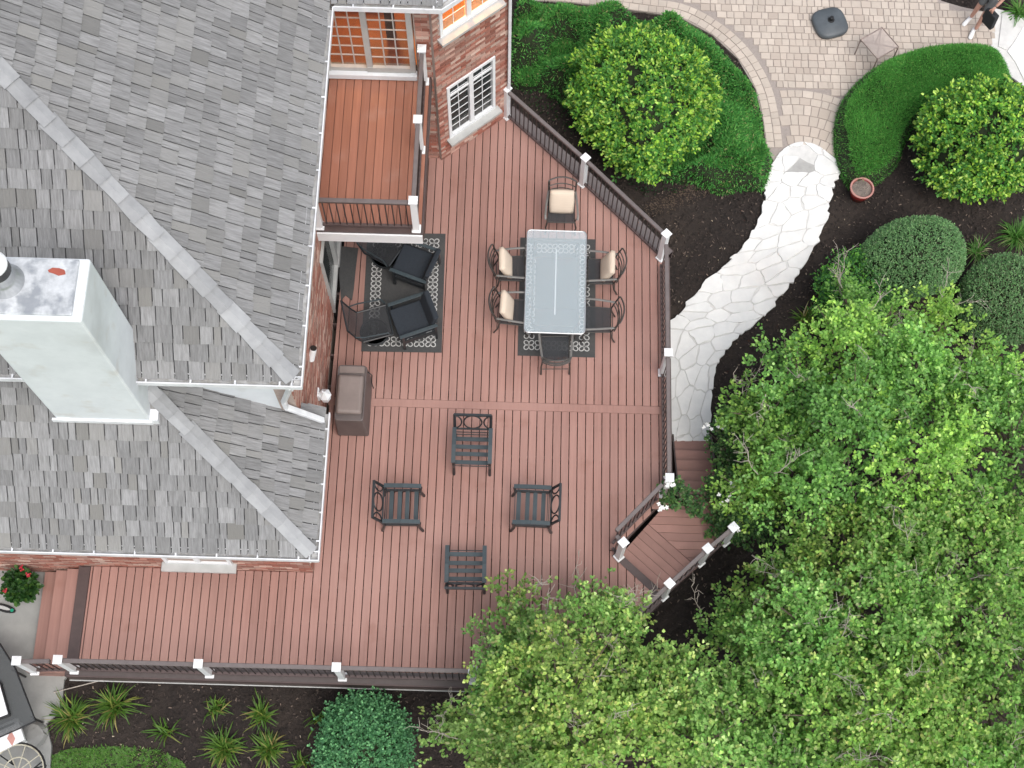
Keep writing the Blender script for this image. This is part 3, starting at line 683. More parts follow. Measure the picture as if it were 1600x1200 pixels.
def hip_caps(parent, p0, p1, nA, nB, w=.13, step=.33):
    h = (p1-p0).normalized(); L = (p1-p0).length; sa = nA.cross(h); sb = h.cross(nB)
    if sa.z > 0: sa = -sa
    if sb.z > 0: sb = -sb
    sa.normalize(); sb.normalize(); s = 0
    up = (nA+nB).normalized()
    while s < L:
        e = min(L, s+step*1.2); lo, hi = .105, .055
        q = []
        for d, k in ((s, lo), (e, hi)):
            c = p0+h*d+up*k*.9; j = random.uniform(-.022, .022)
            q += [c+sa*(w+j)+nA*.012, c+up*.012, c+sb*(w+j)+nB*.012]
        q2 = [x-up*.024 for x in q]
        MB().add(q+q2, [(0, 1, 4, 3), (1, 2, 5, 4), (6, 9, 10, 7), (7, 10, 11, 8), (0, 6, 7, 1), (1, 7, 8, 2), (3, 4, 10, 9), (4, 5, 11, 10), (0, 3, 9, 6), (2, 8, 11, 5)]).build('hip_cap', M['cap'], parent)
        s += step
def roof(label_y0, ex, ey, ez, a_max, yend, limit, seed, extra=None):
    """hipped corner with its eave corner at (ex,ey,ez)"""
    C0 = Vector((ex, ey, ez)); b_max = a_max*PE/PS
    top = Vector((ex-a_max, ey+b_max, ez+a_max*PE)); d = Vector((0, 0, -.012))
    rb_ = MB(); rb_.add([C0+d, Vector((ex, yend, ez))+d, Vector((top.x, yend, top.z))+d, top+d], [(0, 1, 2, 3)])
    rb_.add([C0+d, top+d, Vector((-13, top.y, top.z))+d, Vector((-13, ey, ez))+d], [(0, 1, 2, 3)])
    ro = rb_.build('roof', M['roof'], house); lst = []
    nE = Vector((PE, 0, 1)).normalized(); nS = Vector((0, -PS, 1)).normalized()
    kE, kS = math.hypot(1, PE), math.hypot(1, PS)
    # east slope: u = Y, v up-slope (a = v/kE); hip: Y-ey >= a*PE/PS
    clE = [(-1, PE/PS/kE, 0.0)]; clS = [(-1, PS/PE/kS, 0.0)]
    if extra: clE += extra
    roofplane(ro, C0, Vector((0, 1, 0)), Vector((-1, 0, PE)).normalized(), 0., yend-ey, a_max*kE, clE, M['shingle_e'], lst, seed)
    roofplane(ro, C0, Vector((-1, 0, 0)), Vector((0, 1, PS)).normalized(), 0., 9.2, b_max*kS, clS, M['shingle'], lst, seed+1)
    emit_shingles(ro, lst, limit)
    hip_caps(ro, C0+Vector((-.02, .02, .0)), top, nE, nS)
    return ro
roofU = roof(0, -3.06, 6.98, EZ+.02, 5.2, 16.5, 175, 21)
roofL = roof(0, -2.98, 5.13, LZ+.02, 2.62, 7.38, 120, 31)
# north wing: a strip of roof above the balcony door
lst = []; rn = MB().add([(-3.0, 13.21, EZ), (-1.30, 13.21, EZ), (-1.30, 15.2, EZ+2.0), (-5.0, 15.2, EZ+2.0)], [(0, 1, 2, 3)]).build('roof', M['roof'], house)
roofplane(rn, Vector((-3.0, 13.22, EZ+.02)), tX, Vector((0, 1, PS)).normalized(), -.0, 1.68, 1.2, [], M['shingle'], lst, 77); emit_shingles(rn, lst, 5)

def gutter(p, q, out, name='gutter', d=.14, h=.10, hang=.62):
    p, q, out = Vector(p), Vector(q), Vector(out).normalized(); t = (q-p).normalized(); u = Vector((0, 0, 1)); L = (q-p).length; mb = MB()
    c = (p+q)/2
    mb.ob(c-out*.009, t*L/2, out*.009, u*.010); mb.ob(c-out*.006-u*.055, t*L/2, out*.006, u*.044)   # rolled lip, front
    mb.ob(c-out*(d-.004), t*L/2, out*.004, u*h*.62-u*.0)
    g = mb.build(name, M['gutter'], house)
    b = MB(); b.ob(c-out*d/2-u*(h-.012), t*L/2, out*(d/2-.013), u*.006); b.build('gutter_floor', M['gutter_in'], g)
    s = .3; hm = MB()
    while s < L: hm.ob(p+t*s-out*d/2+u*.004, t*.012, out*(d/2-.010), u*.004); s += hang
    hm.build('gutter_hanger', M['gutter'], g)
    f = MB(); f.ob(c-out*(d+.012)-u*.09, t*L/2, out*.010, u*.10); f.build('fascia', M['white'], g)
    return g
gutter((-2.94, 6.87, EZ), (-2.94, 13.11, EZ), (1, 0, 0))
gutter((-2.952, 6.86, EZ+.003), (-13, 6.86, EZ+.003), (0, -1, 0))
gutter((-2.94, 13.10, EZ+.003), (-1.28, 13.10, EZ+.003), (0, -1, 0))
gutter((-1.275, 13.095, EZ+.006), (-.1, 14.08, EZ+.006), (bn.x, bn.y, 0))
gutter((-2.87, 5.03, LZ), (-2.87, 7.40, LZ), (1, 0, 0), hang=.45)
gutter((-2.882, 5.02, LZ+.003), (-13, 5.02, LZ+.003), (0, -1, 0))
# soffits close the eaves
sf = MB(); sf.box(XW, -2.96, 6.95, 13.1, EZ-.17, EZ-.155); sf.box(-12, -2.96, 6.9, 7.26, EZ-.17, EZ-.155)
sf.box(-12, XW+.36, 5.1, YS, LZ-.17, LZ-.155); sf.box(XW, -2.94, 5.46, 7.3, LZ-.17, LZ-.155); sf.build('soffit', M['white'], house)
# downpipes
dp = MB(); a = Vector((-3.30, 6.99, EZ-.12)); b = W(447, 636, 3.45); c = W(505, 657, 2.72)
dp.bar(Vector((-3.12, 6.90, EZ-.1)), b+Vector((0, 0, .25)), .085, .07); dp.bar(b+Vector((0, 0, .26)), b, .085, .07); dp.bar(b, c, .09, .07); dp.build('downpipe', M['gutter'], house, bevel=.01)
dp = MB(); q = bayB+bn*.06-bt*.0; dp.bar((q.x, q.y, .15), (q.x, q.y, 5.2), .075, .055); dp.build('downpipe', M['gutter'], house, bevel=.01)
# ---- chimney
ch = MB().box(-6.62, -5.24, 6.64, 7.48, 3.3, 7.92).build('chimney', M['stucco'], house, bevel=.03, seg=2)
MB().box(-6.66, -5.21, 6.60, 6.639, 4.15, 4.24).build('flashing', M['gutter'], ch)
MB().box(-5.239, -5.12, 6.62, 7.2, 3.6, 4.30).build('flashing', M['gutter'], ch)
MB().box(-6.56, -5.36, 6.70, 7.44, 7.925, 7.965).build('chimney_pan', M['metalcap'], ch, bevel=.008)
rs_ = random.Random(4); pts = [(-5.60+.13*math.cos(t*.7)*rs_.uniform(.6, 1.1), 7.27+.055*math.sin(t*.7)*rs_.uniform(.6, 1.1)) for t in range(9)]
MB().prism(pts, 7.967, 7.971).build('rust_patch', M['rust'], ch)
fl = Vector((-6.22, 7.12, 7.966))
MB().lathe([(.24, 0), (.17, .09), (.155, .12), (.155, .31)], fl, 24).build('flue_pipe', M['steel'], ch, smooth=False)
MB().lathe([(.165, .30), (.175, .31), (.175, .45), (.165, .46)], fl, 24).build('flue_mesh', M['black'], ch)
MB().lathe([(.178, .46), (.178, .49), (.15, .52), (.05, .54)], fl, 24).build('flue_lid', M['white'], ch)

# ---- wall lantern and floodlight
lp = thing('wall_lantern', 'white six-sided lantern on the brick wall above the covered grill', 'wall lantern', (XW+.02, 8.22, 1.05))
c = Vector((XW+.13, 8.20, 1.10))
MB().lathe([(.045, -.15), (.085, -.08), (.095, .08), (.02, .18)], c, 6).build('lantern_body', M['white'], lp)
MB().lathe([(.105, .08), (.115, .10), (.03, .20), (.01, .23)], c, 6).build('lantern_roof', M['white'], lp)
MB().bar(c+Vector((-.12, 0, .12)), c+Vector((-.02, 0, .24)), .03, .03).build('arm', M['white'], lp)
MB().box(XW+.016, XW+.04, 8.13, 8.29, 1.08, 1.30).build('backplate', M['white'], lp)
fl2 = thing('vent_pipe', 'white vent pipe with a dark open end on the brick wall', 'vent pipe', (XW+.02, 8.35, 2.6))
p1 = W(486, 562, 2.35); p2 = W(490, 543, 2.60)
MB().tube([p1, p1.lerp(p2, .9)], .055, 12).build('pipe', M['white'], fl2)
MB().tube([p1.lerp(p2, .86), p2], .052, 12).build('pipe_opening', M['black'], fl2)
MB().tube([Vector((XW+.015, p1.y, p1.z+.02)), p1], .025, 8).build('bracket', M['white'], fl2)

# ================================================================== DECK
deck = thing('deck', 'large reddish brown plank deck wrapping round the brick house', 'deck', (-1.0, 7.0, -.6))
DX1 = 2.70
deckpoly = [(-7.06, 3.80), (1.02, 3.80), (2.52, 5.30), (1.78, 5.96), (2.70, 6.92), (2.70, 11.50), (1.24, 13.02), (-.30, 14.44), (-1.47, 13.44), (XW+.02, 13.44), (XW+.02, YS-.02), (-7.06, YS-.02)]
def cross_y(poly, x):
    ys = []
    n = len(poly)
    for i in range(n):
        a, b = poly[i], poly[(i+1) % n]
        if (a[0] > x) != (b[0] > x): ys.append(a[1]+(b[1]-a[1])*(x-a[0])/(b[0]-a[0]))
    return sorted(ys)
PITCH = .1432; xb = W(1017, 700).x
DV0, DV1 = 8.445, 8.590
k0 = math.floor((-7.06-xb)/PITCH)
for k in range(k0, 2+int((2.70-xb)/PITCH)):
    x0, x1 = max(-7.06, xb+k*PITCH+.0062), min(DX1, xb+(k+1)*PITCH-.0062)
    if x1-x0 < .02: continue
    A, B = cross_y(deckpoly, x0+.001), cross_y(deckpoly, x1-.001)
    if len(A) != len(B): A = B = cross_y(deckpoly, (x0+x1)/2)
    for i in range(0, len(A), 2):
        spans = [(A[i], B[i], A[i+1], B[i+1])]
        if x0 > XW and A[i] < DV0 and A[i+1] > DV1: spans = [(A[i], B[i], DV0-.003, DV0-.003), (DV1+.003, DV1+.003, A[i+1], B[i+1])]
        for a0, b0, a1, b1 in spans:
            if a1-a0 < .02 and b1-b0 < .02: continue
            MB().prism([(x0, a0), (x1, b0), (x1, b1), (x0, a1)], -.026+random.uniform(-.0012, .0012), random.uniform(-.0012, .0012)).build('deck_board', M['board'], deck, bevel=.004)
MB().box(XW+.03, DX1-.01, DV0, DV1, -.026, .001).build('divider_board', M['board'], deck, bevel=.004)
M['border'] = mat('dark_border', (.085, .068, .066), (.065, .052, .05), scale=7, rough=.5, rand=.06)
def border(pts, name='border_board', w=.2, z=.0, m='rail'):
    for a, b in zip(pts, pts[1:]): MB().bar((*a, z-.014), (*b, z-.014), w, .028).build(name, M[m], deck)
border([(-7.06, 3.695), (.985, 3.695)], m='border'); border([(1.07, 3.73), (2.57, 5.23)], m='border'); border([(2.74, 6.95), (2.74, 11.46)], w=.07); border([(2.78, 11.56), (1.31, 13.09), (-.24, 14.53)])
MB().box(-7.24, -7.068, 3.60, YS-.03, -.028, .0015).build('border_board', M['dark_trim'], deck)
n_ = Vector((1.86-2.61, 5.85-5.21, 0)).normalized()
MB().bar((1.80, 5.915, .002), (2.50, 5.285, .002), .13, .02).build('stair_nosing', M['dark_trim'], deck)
# fascia boards and joist skirt
def skirt(a, b, z0, z1): MB().bar((*a, (z0+z1)/2), (*b, (z0+z1)/2), .025, z1-z0).build('fascia', M['dark_trim'], deck)
skirt((-7.25, 3.582), (1.05, 3.582), -.29, -.003); skirt((1.14, 3.66), (2.65, 5.17), -.29, -.003); skirt((2.788, 6.9), (2.788, 11.5), -.29, -.003)
skirt((2.86, 11.63), (-.16, 14.60), -.29, -.003); skirt((-7.25, 3.58), (-7.25, YS), -.17, -.003)
MB().box(-7.26, 1.05, 3.550, 3.566, -.325, -.305).build('edge_flashing', M['sill'], deck)
for x, y in [(-6.5, 3.9), (-4.2, 3.9), (-2, 3.9), (.3, 3.9), (2.2, 5.3), (2.6, 8), (2.6, 10.8), (1.2, 12.8), (-3.0, 8.5), (-.5, 8.5), (-.5, 11.5)]: MB().box(x-.07, x+.07, y-.07, y+.07, G(x)-.2, -.05).build('support_post', M['dark_trim'], deck)
for y in np.arange(4.0, 13.2, .6): MB().box(max(-7.0, XW if y > YS else -7.0), min(2.6 if y > 6.9 else 1.2, 13.9-y), y-.02, y+.02, -.28, -.03).build('joist', M['dark_trim'], deck)
# landing, stair treads (right) and steps (left)
LZn = -.18
stair = thing('garden_stair', 'brown plank landing and steps leading down to the white stone path', 'stair', (3.1, 7, GR))
A_, B_ = Vector((1.90, 5.93, 0)), Vector((2.66, 5.26, 0)); tn = (B_-A_).normalized(); nn = Vector((-tn.y, tn.x, 0))
land = [(1.86, 5.86), (2.62, 5.19), (3.64, 6.14), (3.64, 6.92), (2.92, 6.92), (2.74, 6.90)]
mit = 5*PITCH+.04
for k in range(9):                                            # boards parallel to the nosing
    d0, d1 = .03+k*PITCH, .03+(k+1)*PITCH-.006
    poly = land
    for c in ((-nn.x, -nn.y, -(nn.x*A_.x+nn.y*A_.y+d0)), (nn.x, nn.y, nn.x*A_.x+nn.y*A_.y+d1)): poly = clip_half(poly, *c)
    poly = clip_half(poly, .0, 1., 6.30) if k > 4 else poly
    if d1 > mit: poly = []
    if len(poly) > 2: MB().prism(poly, LZn-.026, LZn).build('landing_board', M['tread'], stair)
y = 6.92-PITCH
while y > 5.3:
    poly = [(1.9, y+.003), (3.64, y+.003), (3.64, y+PITCH-.003), (1.9, y+PITCH-.003)]
    poly = clip_half(poly, -nn.x, -nn.y, -(nn.x*A_.x+nn.y*A_.y+.03+5*PITCH+.003))
    for a, b in ((1, 2),):
        p, q = land[a], land[b]; ex, ey = q[0]-p[0], q[1]-p[1]; poly = clip_half(poly, ey, -ex, ey*p[0]-ex*p[1])
    p, q = land[5], land[0]; ex, ey = q[0]-p[0], q[1]-p[1]; poly = clip_half(poly, ey, -ex, ey*p[0]-ex*p[1])
    if len(poly) > 2: MB().prism(poly, LZn-.026, LZn).build('landing_board', M['tread'], stair)
    y -= PITCH
MB().prism(land, LZn-.2, LZn-.03).build('landing_frame', M['dark_trim'], stair)
rows = [785, 768, 750.6, 735, 718.4, 703, 687.4, 676]; prevY = 6.925; nt = 6
for i in range(nt):
    z = LZn-.165*(i+1); y1 = W(1060, rows[i+1], z).y; 
    MB().box(2.93, 3.66, prevY+.004, y1, z-.03, z).build('tread', M['tread'], stair, bevel=.004)
    MB().box(2.93, 3.66, prevY-.02, prevY+.002, z+.0, z+.135).build('riser', M['dark_trim'], stair)
    prevY = y1
ss = MB(); ss.bar((2.945, 6.93, LZn-.20), (2.945, prevY, GR+.02), .028, .3); ss.bar((3.645, 6.93, LZn-.20), (3.645, prevY, GR+.02), .028, .3); ss.build('stringer', M['dark_trim'], stair)
steps = thing('side_steps', 'reddish brown plank steps from the deck down to the grey concrete pad', 'steps', (-7.5, 4.5, PADZ))
px_ = -7.262
for i in range(3):
    z = -.15*(i+1); x1 = px_-.235
    MB().box(x1, px_-.004, 3.66, YS-.04, z-.03, z).build('tread', M['board'], steps, bevel=.004)
    MB().box(px_-.004, px_+.010, 3.67, YS-.05, z+.002, z+.12).build('riser', M['tread'], steps); px_ = x1
MB().box(px_, -7.27, 3.66, 3.69, PADZ, -.19).build('stringer', M['tread'], steps)
MB().box(px_+.02, px_+.035, 3.68, YS-.06, PADZ, -.485).build('riser', M['tread'], steps)

# ------------------------------------------------------------------ railings
def railing(label, posts, z=0., mats=('rail',), skip_posts=(), h=.96, name='deck_railing', zs=None, group=None, gap=.105, twist=True):
    zs = zs or [z]*len(posts)
    T = thing(name, label, 'railing', (*posts[0], zs[0]))
    N = len(posts); P = [Vector((*p, zz)) for p, zz in zip(posts, zs)]
    for i, p in enumerate(P):
        if i in skip_posts: continue
        d = (P[min(i+1, N-1)]-P[max(i-1, 0)]); d.z = 0; d.normalize()
        if 0 < i < N-1: d = (P[i+1]-P[i]).xy.to_3d().normalized()
        e = Vector((-d.y, d.x, 0)); u = Vector((0, 0, 1))
        po = MB(); po.ob(p+u*.50, d*.052, e*.052, u*.50); post = po.build('post', M['white'], T, bevel=.006)
        c = MB(); c.ob(p+u*1.012, d*.072, e*.072, u*.014)
        k = [p+u*1.0265+d*a*.066+e*b*.066 for a, b in ((-1, -1), (1, -1), (1, 1), (-1, 1))]+[p+u*1.052]
        c.add(k, [(0, 1, 4), (1, 2, 4), (2, 3, 4), (3, 0, 4)]); c.build('cap', M['white'], post)
        b = MB(); b.ob(p+u*.024, d*.075, e*.075, u*.022); b.build('base_trim', M['white'], post, bevel=.01)
    for a, b in zip(P, P[1:]):
        d = (b-a); L = d.length; t = d.normalized(); u = Vector((0, 0, 1)); q0, q1 = a+t*.055, b-t*.055
        MB().bar(q0+u*(h-.02), q1+u*(h-.02), .072, .045).build('top_rail', M['rail'], T, bevel=.008)
        MB().bar(q0+u*(h-.062), q1+u*(h-.062), .05, .035).build('top_rail_lip', M['dark_trim'], T)
        MB().bar(q0+u*.10, q1+u*.10, .05, .045).build('bottom_rail', M['dark_trim'], T)
        n = max(1, int((L-.14)/gap)); g0 = (L-.14)/n
        for k in range(n):
            c = a+t*(.07+g0*(k+.5)); MB().tube([c+u*.12, c+u*(h-.075)], .0105, 4).build('baluster', M['baluster'], T)
    return T
railing('white post railing along the diagonal deck edge beside the variegated shrub', [(2.63, 11.48), (1.18, 12.96), (-.28, 14.36)])
railing('white post railing along the straight deck edge beside the white stone path', [(2.64, 6.98), (2.64, 9.22), (2.632, 11.36)], skip_posts=(2,))
railing('short dark railing between the deck planks and the landing, with one white post', [(1.87, 5.85), (1.72, 6.02), (2.56, 6.92)], skip_posts=(1, 2))
MB().bar((1.80, 5.94, -.10), (2.71, 6.96, -.10), .02, .19).build('fascia', M['dark_trim'], deck)
railing('dark railing with white posts on the outer side of the garden landing', [(1.12, 3.72), (2.62, 5.19), (3.25, 5.79), (3.68, 6.16)], zs=[0, 0, -.0, -.0], skip_posts=())
railing('long white post railing above the daylily bed', [(-7.10, 3.68), (-4.87, 3.68), (-2.68, 3.69), (-.52, 3.70), (1.04, 3.70)], skip_posts=(4,))
railing('short sloping railing beside the side steps to the concrete pad', [(-7.78, 3.66), (-7.20, 3.67)], zs=[-.10, -.02], skip_posts=(1,))

# ------------------------------------------------------------------ balcony
BZ = 2.80; BX0, BX1, BY0, BY1 = XW+.015, -1.58, 10.44, YN-.02
bal = thing('balcony', 'upper balcony with wet orange-brown planks and a white edge board', 'balcony', (-2.4, 12, BZ-.3))
x = BX0; i = 0
while x < BX1-.03:
    w = min(PITCH, BX1-x); MB().box(x+.0035, x+w-.0035, BY0+.14, BY1, BZ-.026, BZ+random.uniform(-.001, .001)).build('deck_board', M['board_wet'], bal, bevel=.004); x += PITCH
MB().box(BX0, BX1, BY0+.02, BY0+.136, BZ-.03, BZ+.001).build('border_board', M['dark_trim'], bal)
MB().box(BX0, BX1+.02, BY0-.012, BY0+.016, BZ-.30, BZ-.035).build('front_fascia', M['white'], bal)
MB().box(BX1+.004, BX1+.03, BY0+.02, BY1, BZ-.30, BZ-.004).build('side_fascia', M['dark_trim'], bal)
MB().box(BX0, BX1, BY0+.02, BY1, BZ-.24, BZ-.04).build('joist_frame', M['dark_trim'], bal)
railing('balcony railing with white posts along its side and front', [(BX0+.05, BY0+.10), (-1.66, BY0+.10), (-1.66, 12.0), (-1.66, 13.32)], z=BZ, name='balcony_railing')

# ================================================================== FURNITURE
def clover(mb, cx_, cy_, r, z, w=.017):
    """four-petal outline printed on the rug"""
    for k in range(4):
        a = k*math.pi/2+math.pi/4; ca, sa = math.cos(a), math.sin(a)
        pts = []
        for t in np.linspace(-2.5, 2.5, 11):
            u = r*.66+r*.46*math.cos(t); v = r*.40*math.sin(t); pts.append((cx_+u*ca-v*sa, cy_+u*sa+v*ca))
        pts = [(cx_+.06*r*ca, cy_+.06*r*sa)]+pts+[(cx_+.06*r*ca, cy_+.06*r*sa)]
        for a_, b_ in zip(pts, pts[1:]):
            d = Vector((b_[0]-a_[0], b_[1]-a_[1], 0)); L = d.length
            if L < 1e-5: continue
            d /= L; e = Vector((-d.y, d.x, 0))*w/2; p, q = Vector((*a_, z)), Vector((*b_, z))
            mb.add([p-e-d*.002, q-e+d*.002, q+e+d*.002, p+e-d*.002], [(0, 1, 2, 3)])
def rug(label, x0, x1, y0, y1, rz, inset=.10, double=False):
    T = thing('rug', label, 'rug', ((x0+x1)/2, (y0+y1)/2, 0), None)
    MB().box(x0, x1, y0, y1, .003, .010).build('rug_pile', M['rug'], T)
    pr = MB(); r = .098; st = 2*r*1.0
    nx_ = int((x1-x0-2*inset)/st); ny_ = int((y1-y0-2*inset)/st); sx = (x1-x0-2*inset)/nx_; sy = (y1-y0-2*inset)/ny_
    for i in range(nx_):
        for j in range(ny_):
            if i < (2 if double else 1) or i >= nx_-(2 if double else 1) or j < 1 or j >= ny_-1:
                clover(pr, x0+inset+sx*(i+.5), y0+inset+sy*(j+.5), r, .0125)
    pr.build('clover_print', M['rugprint'], T)
    T.rotation_euler.z = rz
    return T
rug('charcoal rug with pale clover border under the dark lounge chairs', -2.76, -1.32, 9.48, 11.84, R_(.8), double=False)
rug('charcoal rug with pale clover border under the glass dining table', .05, 1.44, 9.48, 11.82, R_(.2))

# ---- glass dining table
tb = thing('dining_table', 'long frosted glass table on a dark metal frame', 'table', (.69, 10.63, .0125), rz=R_(-.3))
def rrect(x0, x1, y0, y1, r, n=5):
    out = []
    for cx_, cy_, a in ((x1-r, y1-r, 0), (x0+r, y1-r, 90), (x0+r, y0+r, 180), (x1-r, y0+r, 270)):
        for k in range(n+1): g = R_(a+90*k/n); out.append((cx_+r*math.cos(g), cy_+r*math.sin(g)))
    return out
TX0, TX1, TY0, TY1 = .165, 1.215, 9.645, 11.62
MB().prism(rrect(TX0, TX1, TY0, TY1, .07), .715, .727).build('glass_top', M['tabletop'], tb)
MB().tube([(*p, .716) for p in rrect(TX0-.004, TX1+.004, TY0-.004, TY1+.004, .07)], .013, 6, True).build('rim', M['steel'], tb)
MB().box(.68, .70, TY0+.35, TY1-.35, .700, .712).build('centre_strip', M['white'], tb)
fr = MB(); fr.tube([(*p, .66) for p in rrect(TX0+.12, TX1-.12, TY0+.16, TY1-.16, .1)], .018, 6, True)
for yy in (TY0+.5, TY1-.5): fr.bar((TX0+.13, yy, .66), (TX1-.13, yy, .66), .03, .02)
fr.build('frame', M['bronze'], tb)
for a, b in ((TX0+.14, TY0+.2), (TX1-.14, TY0+.2), (TX0+.14, TY1-.2), (TX1-.14, TY1-.2)):
    MB().tube([(a, b, .66), (a+(.03 if a < .7 else -.03), b, .4), (a, b, .0135)], [.022, .02, .026], 6).build('leg', M['bronze'], tb)

# ---- dining chairs: front = -Y, back = +Y
def dining_chair():
    T = proto('dining_chair', 'x', 'chair')
    s = MB(); w, d = .25, .23
    s.tube([(-w, -d, .42), (w, -d, .42), (w*.92, d, .42), (-w*.92, d, .42)], .014, 6, True); s.build('seat_frame', M['bronze'], T)
    m = MB(); m.box(-w+.01, w-.01, -d+.01, d-.01, .418, .424); m.build('seat_sling', M['sling'], T)
    for sx in (-1, 1):
        MB().tube([(sx*w, -d, .42), (sx*(w+.03), -d-.03, .25), (sx*(w+.01), -d-.0, .10), (sx*(w+.03), -d-.05, .012)], [.016, .015, .013, .016], 6).build('leg', M['bronze'], T)
        MB().tube([(sx*w*.92, d, .42), (sx*(w*.92+.02), d+.03, .22), (sx*(w*.92+.02), d+.10, .012)], [.016, .015, .016], 6).build('leg', M['bronze'], T)
        MB().tube([(sx*w*.92, d, .40), (sx*w*.98, d+.05, .62), (sx*w*1.0, d+.12, .90)], .015, 6).build('back_post', M['bronze'], T)
        a = MB(); a.tube([(sx*w*.98, d+.06, .66), (sx*(w+.03), .0, .665), (sx*(w+.045), -d+.02, .655), (sx*(w+.04), -d-.05, .62)], .022, 6, flat=.45); a.build('arm', M['bronze_l'], T)
        MB().tube([(sx*(w+.04), -d-.02, .64), (sx*(w+.02), -d+.02, .52), (sx*w, -d+.02, .42)], .011, 5).build('arm_support', M['bronze'], T)
    for z, dy in ((.50, .055), (.62, .075), (.74, .10), (.895, .13)):
        pts = [(w*(-1+2*k/8), d+dy-.0+.07*(1-(-1+2*k/8)**2), z+(.03*(1-(-1+2*k/8)**2) if z > .85 else 0)) for k in range(9)]
        MB().tube(pts, .011 if z < .85 else .015, 5).build('back_rail', M['bronze'], T)
    st = MB(); st.tube([(-w*.92, d+.05, .14), (w*.92, d+.05, .14)], .008, 5); st.build('stretcher', M['bronze'], T)
    return T
def place(proto_, first, loc, rz, label, group=None):
    o = proto_ if first else copy_tree(proto_)
    o.location = loc; o.rotation_euler.z = rz; o['label'] = label
    if group: o['group'] = group
    elif 'group' in o.keys(): del o['group']
    return o
dc = dining_chair(); dg = 'metal dining chairs round the glass table'
def cushion_mesh():
    mb = MB(); n = 9; b = []
    for side in (1, -1):
        for j in range(n):
            for i in range(n):
                u, v = -1+2*i/(n-1), -1+2*j/(n-1); e = max(abs(u), abs(v)); k = (1-e**4)
                x_, y_ = u*.225*(1-.05*v*v*abs(u)), v*.235*(1-.05*u*u*abs(v)); mb.v.append((x_, y_, side*(.035+.035*k)))
    N2 = n*n
    for j in range(n-1):
        for i in range(n-1):
            a = j*n+i; mb.f.append((a, a+1, a+n+1, a+n)); mb.f.append((N2+a, N2+a+n, N2+a+n+1, N2+a+1))
    ring = [i for i in range(n)]+[j*n+n-1 for j in range(1, n)]+[N2-1-i for i in range(1, n)]+[j*n for j in range(n-2, 0, -1)]
    for k in range(len(ring)):
        a, b_ = ring[k], ring[(k+1) % len(ring)]; mb.f.append((a, N2+a, N2+b_, b_))
    return mb
seats = [  # pixel of seat centre at z .42, facing angle (0 = facing -Y), label, cushion lean
    ((877, 330), 0, 'dark metal armchair at the head of the glass table nearest the diagonal railing', True),
    ((800, 420), 90, 'dark metal armchair with leaning cushion, house side of the table, beside its head', True),
    ((802, 488), 90, 'dark metal armchair with leaning cushion, house side of the table, beside its bare end chair', True),
    ((938, 425), -90, 'dark metal armchair with leaning cushion, railing side of the glass table', True),
    ((934, 500), -88, 'dark metal armchair without cushion on the railing side of the glass table', False),
    ((868, 545), 180, 'dark metal armchair without cushion at the end of the glass table', False)]
cushm = None
cl = ['cream striped cushion lying back in the armchair at the table head', 'cream cushion leaning in the house-side armchair next to the table head',
      'cream cushion leaning in the house-side armchair nearest the uncushioned end chair', 'cream cushion leaning in the railing-side armchair']
for i, (p, ang, lab, cu) in enumerate(seats):
    q = W(*p, .42); loc = Vector((q.x, q.y, .0125 if i else .0015)); rz = R_(ang+random.uniform(-3, 3))
    place(dc, i == 0, loc, rz, lab, dg)
    if cu:
        if cushm is None: c = cushion_mesh().build('chair_cushion', M['cushion'], smooth=True); cushm = c
        else: c = cushm.copy(); COL.objects.link(c)
        tag(c, cl[i], 'cushion', 'cream cushions on the dining chairs')
        lean = R_(58 if i == 0 else 68); Rm = Matrix.Rotation(rz, 4, 'Z')@Matrix.Translation((0, .115 if i else .09, .66 if i else .63))@Matrix.Rotation(lean, 4, 'X')
        c.matrix_world = Matrix.Translation(loc)@Rm
# ---- slatted club chairs without cushions
def club_chair():
    T = proto('club_chair', 'x', 'chair'); w = .31
    for sx in (-1, 1):
        MB().tube([(sx*w, -.30, .60), (sx*w, -.33, .50), (sx*w, -.31, .25), (sx*w, -.36, .0)], [.027, .027, .025, .027], 6).build('leg', M['iron'], T)
        MB().tube([(sx*w, .435, .86), (sx*w, .32, .60), (sx*w, .27, .35), (sx*w, .33, .0)], [.027, .027, .027, .027], 6).build('leg', M['iron'], T)
        a = MB(); a.bar((sx*w, .29, .615), (sx*w, -.02, .625), .07, .03); a.bar((sx*w, -.02, .625), (sx*w, -.34, .60), .07, .03); a.build('arm', M['iron_slat'], T)
        MB().bar((sx*(w-.01), .27, .35), (sx*(w-.01), -.31, .36), .03, .09).build('side_rail', M['iron'], T)
    for k, yy in enumerate((-.25, -.10, .03, .17)):
        MB().box(-w+.02, w-.02, yy-.036, yy+.036, .348, .366).build('seat_slat', M['iron_slat'], T)
    MB().bar((-w, -.315, .36), (w, -.315, .36), .012, .016).build('front_rail', M['iron'], T)
    for yy in (.24, .265): MB().bar((-w, yy, .40+(yy-.24)*2), (w, yy, .40+(yy-.24)*2), .012, .012).build('back_spring', M['iron'], T)
    MB().bar((-w-.01, .437, .86), (w+.01, .437, .86), .04, .045).build('top_rail', M['iron'], T)
    MB().bar((-w, .295, .545), (w, .295, .545), .025, .03).build('back_rail', M['iron'], T)
    sc = MB()
    def bp(u, v): return (u, .295+(v-.545)*.45, v)
    sc.tube([bp(.155*math.cos(2*math.pi*k/20), .70+.145*math.sin(2*math.pi*k/20)) for k in range(20)], .014, 5, True)
    for sx in (-1, 1): sc.tube([bp(sx*(w+.02-.14*math.cos(R_(-85+170*k/10))), .70+.145*math.sin(R_(-85+170*k/10))) for k in range(11)], .014, 5)
    sc.build('back_scroll', M['iron'], T)
    return T
cc = club_chair(); gp = 'slatted metal club chairs set in a circle'
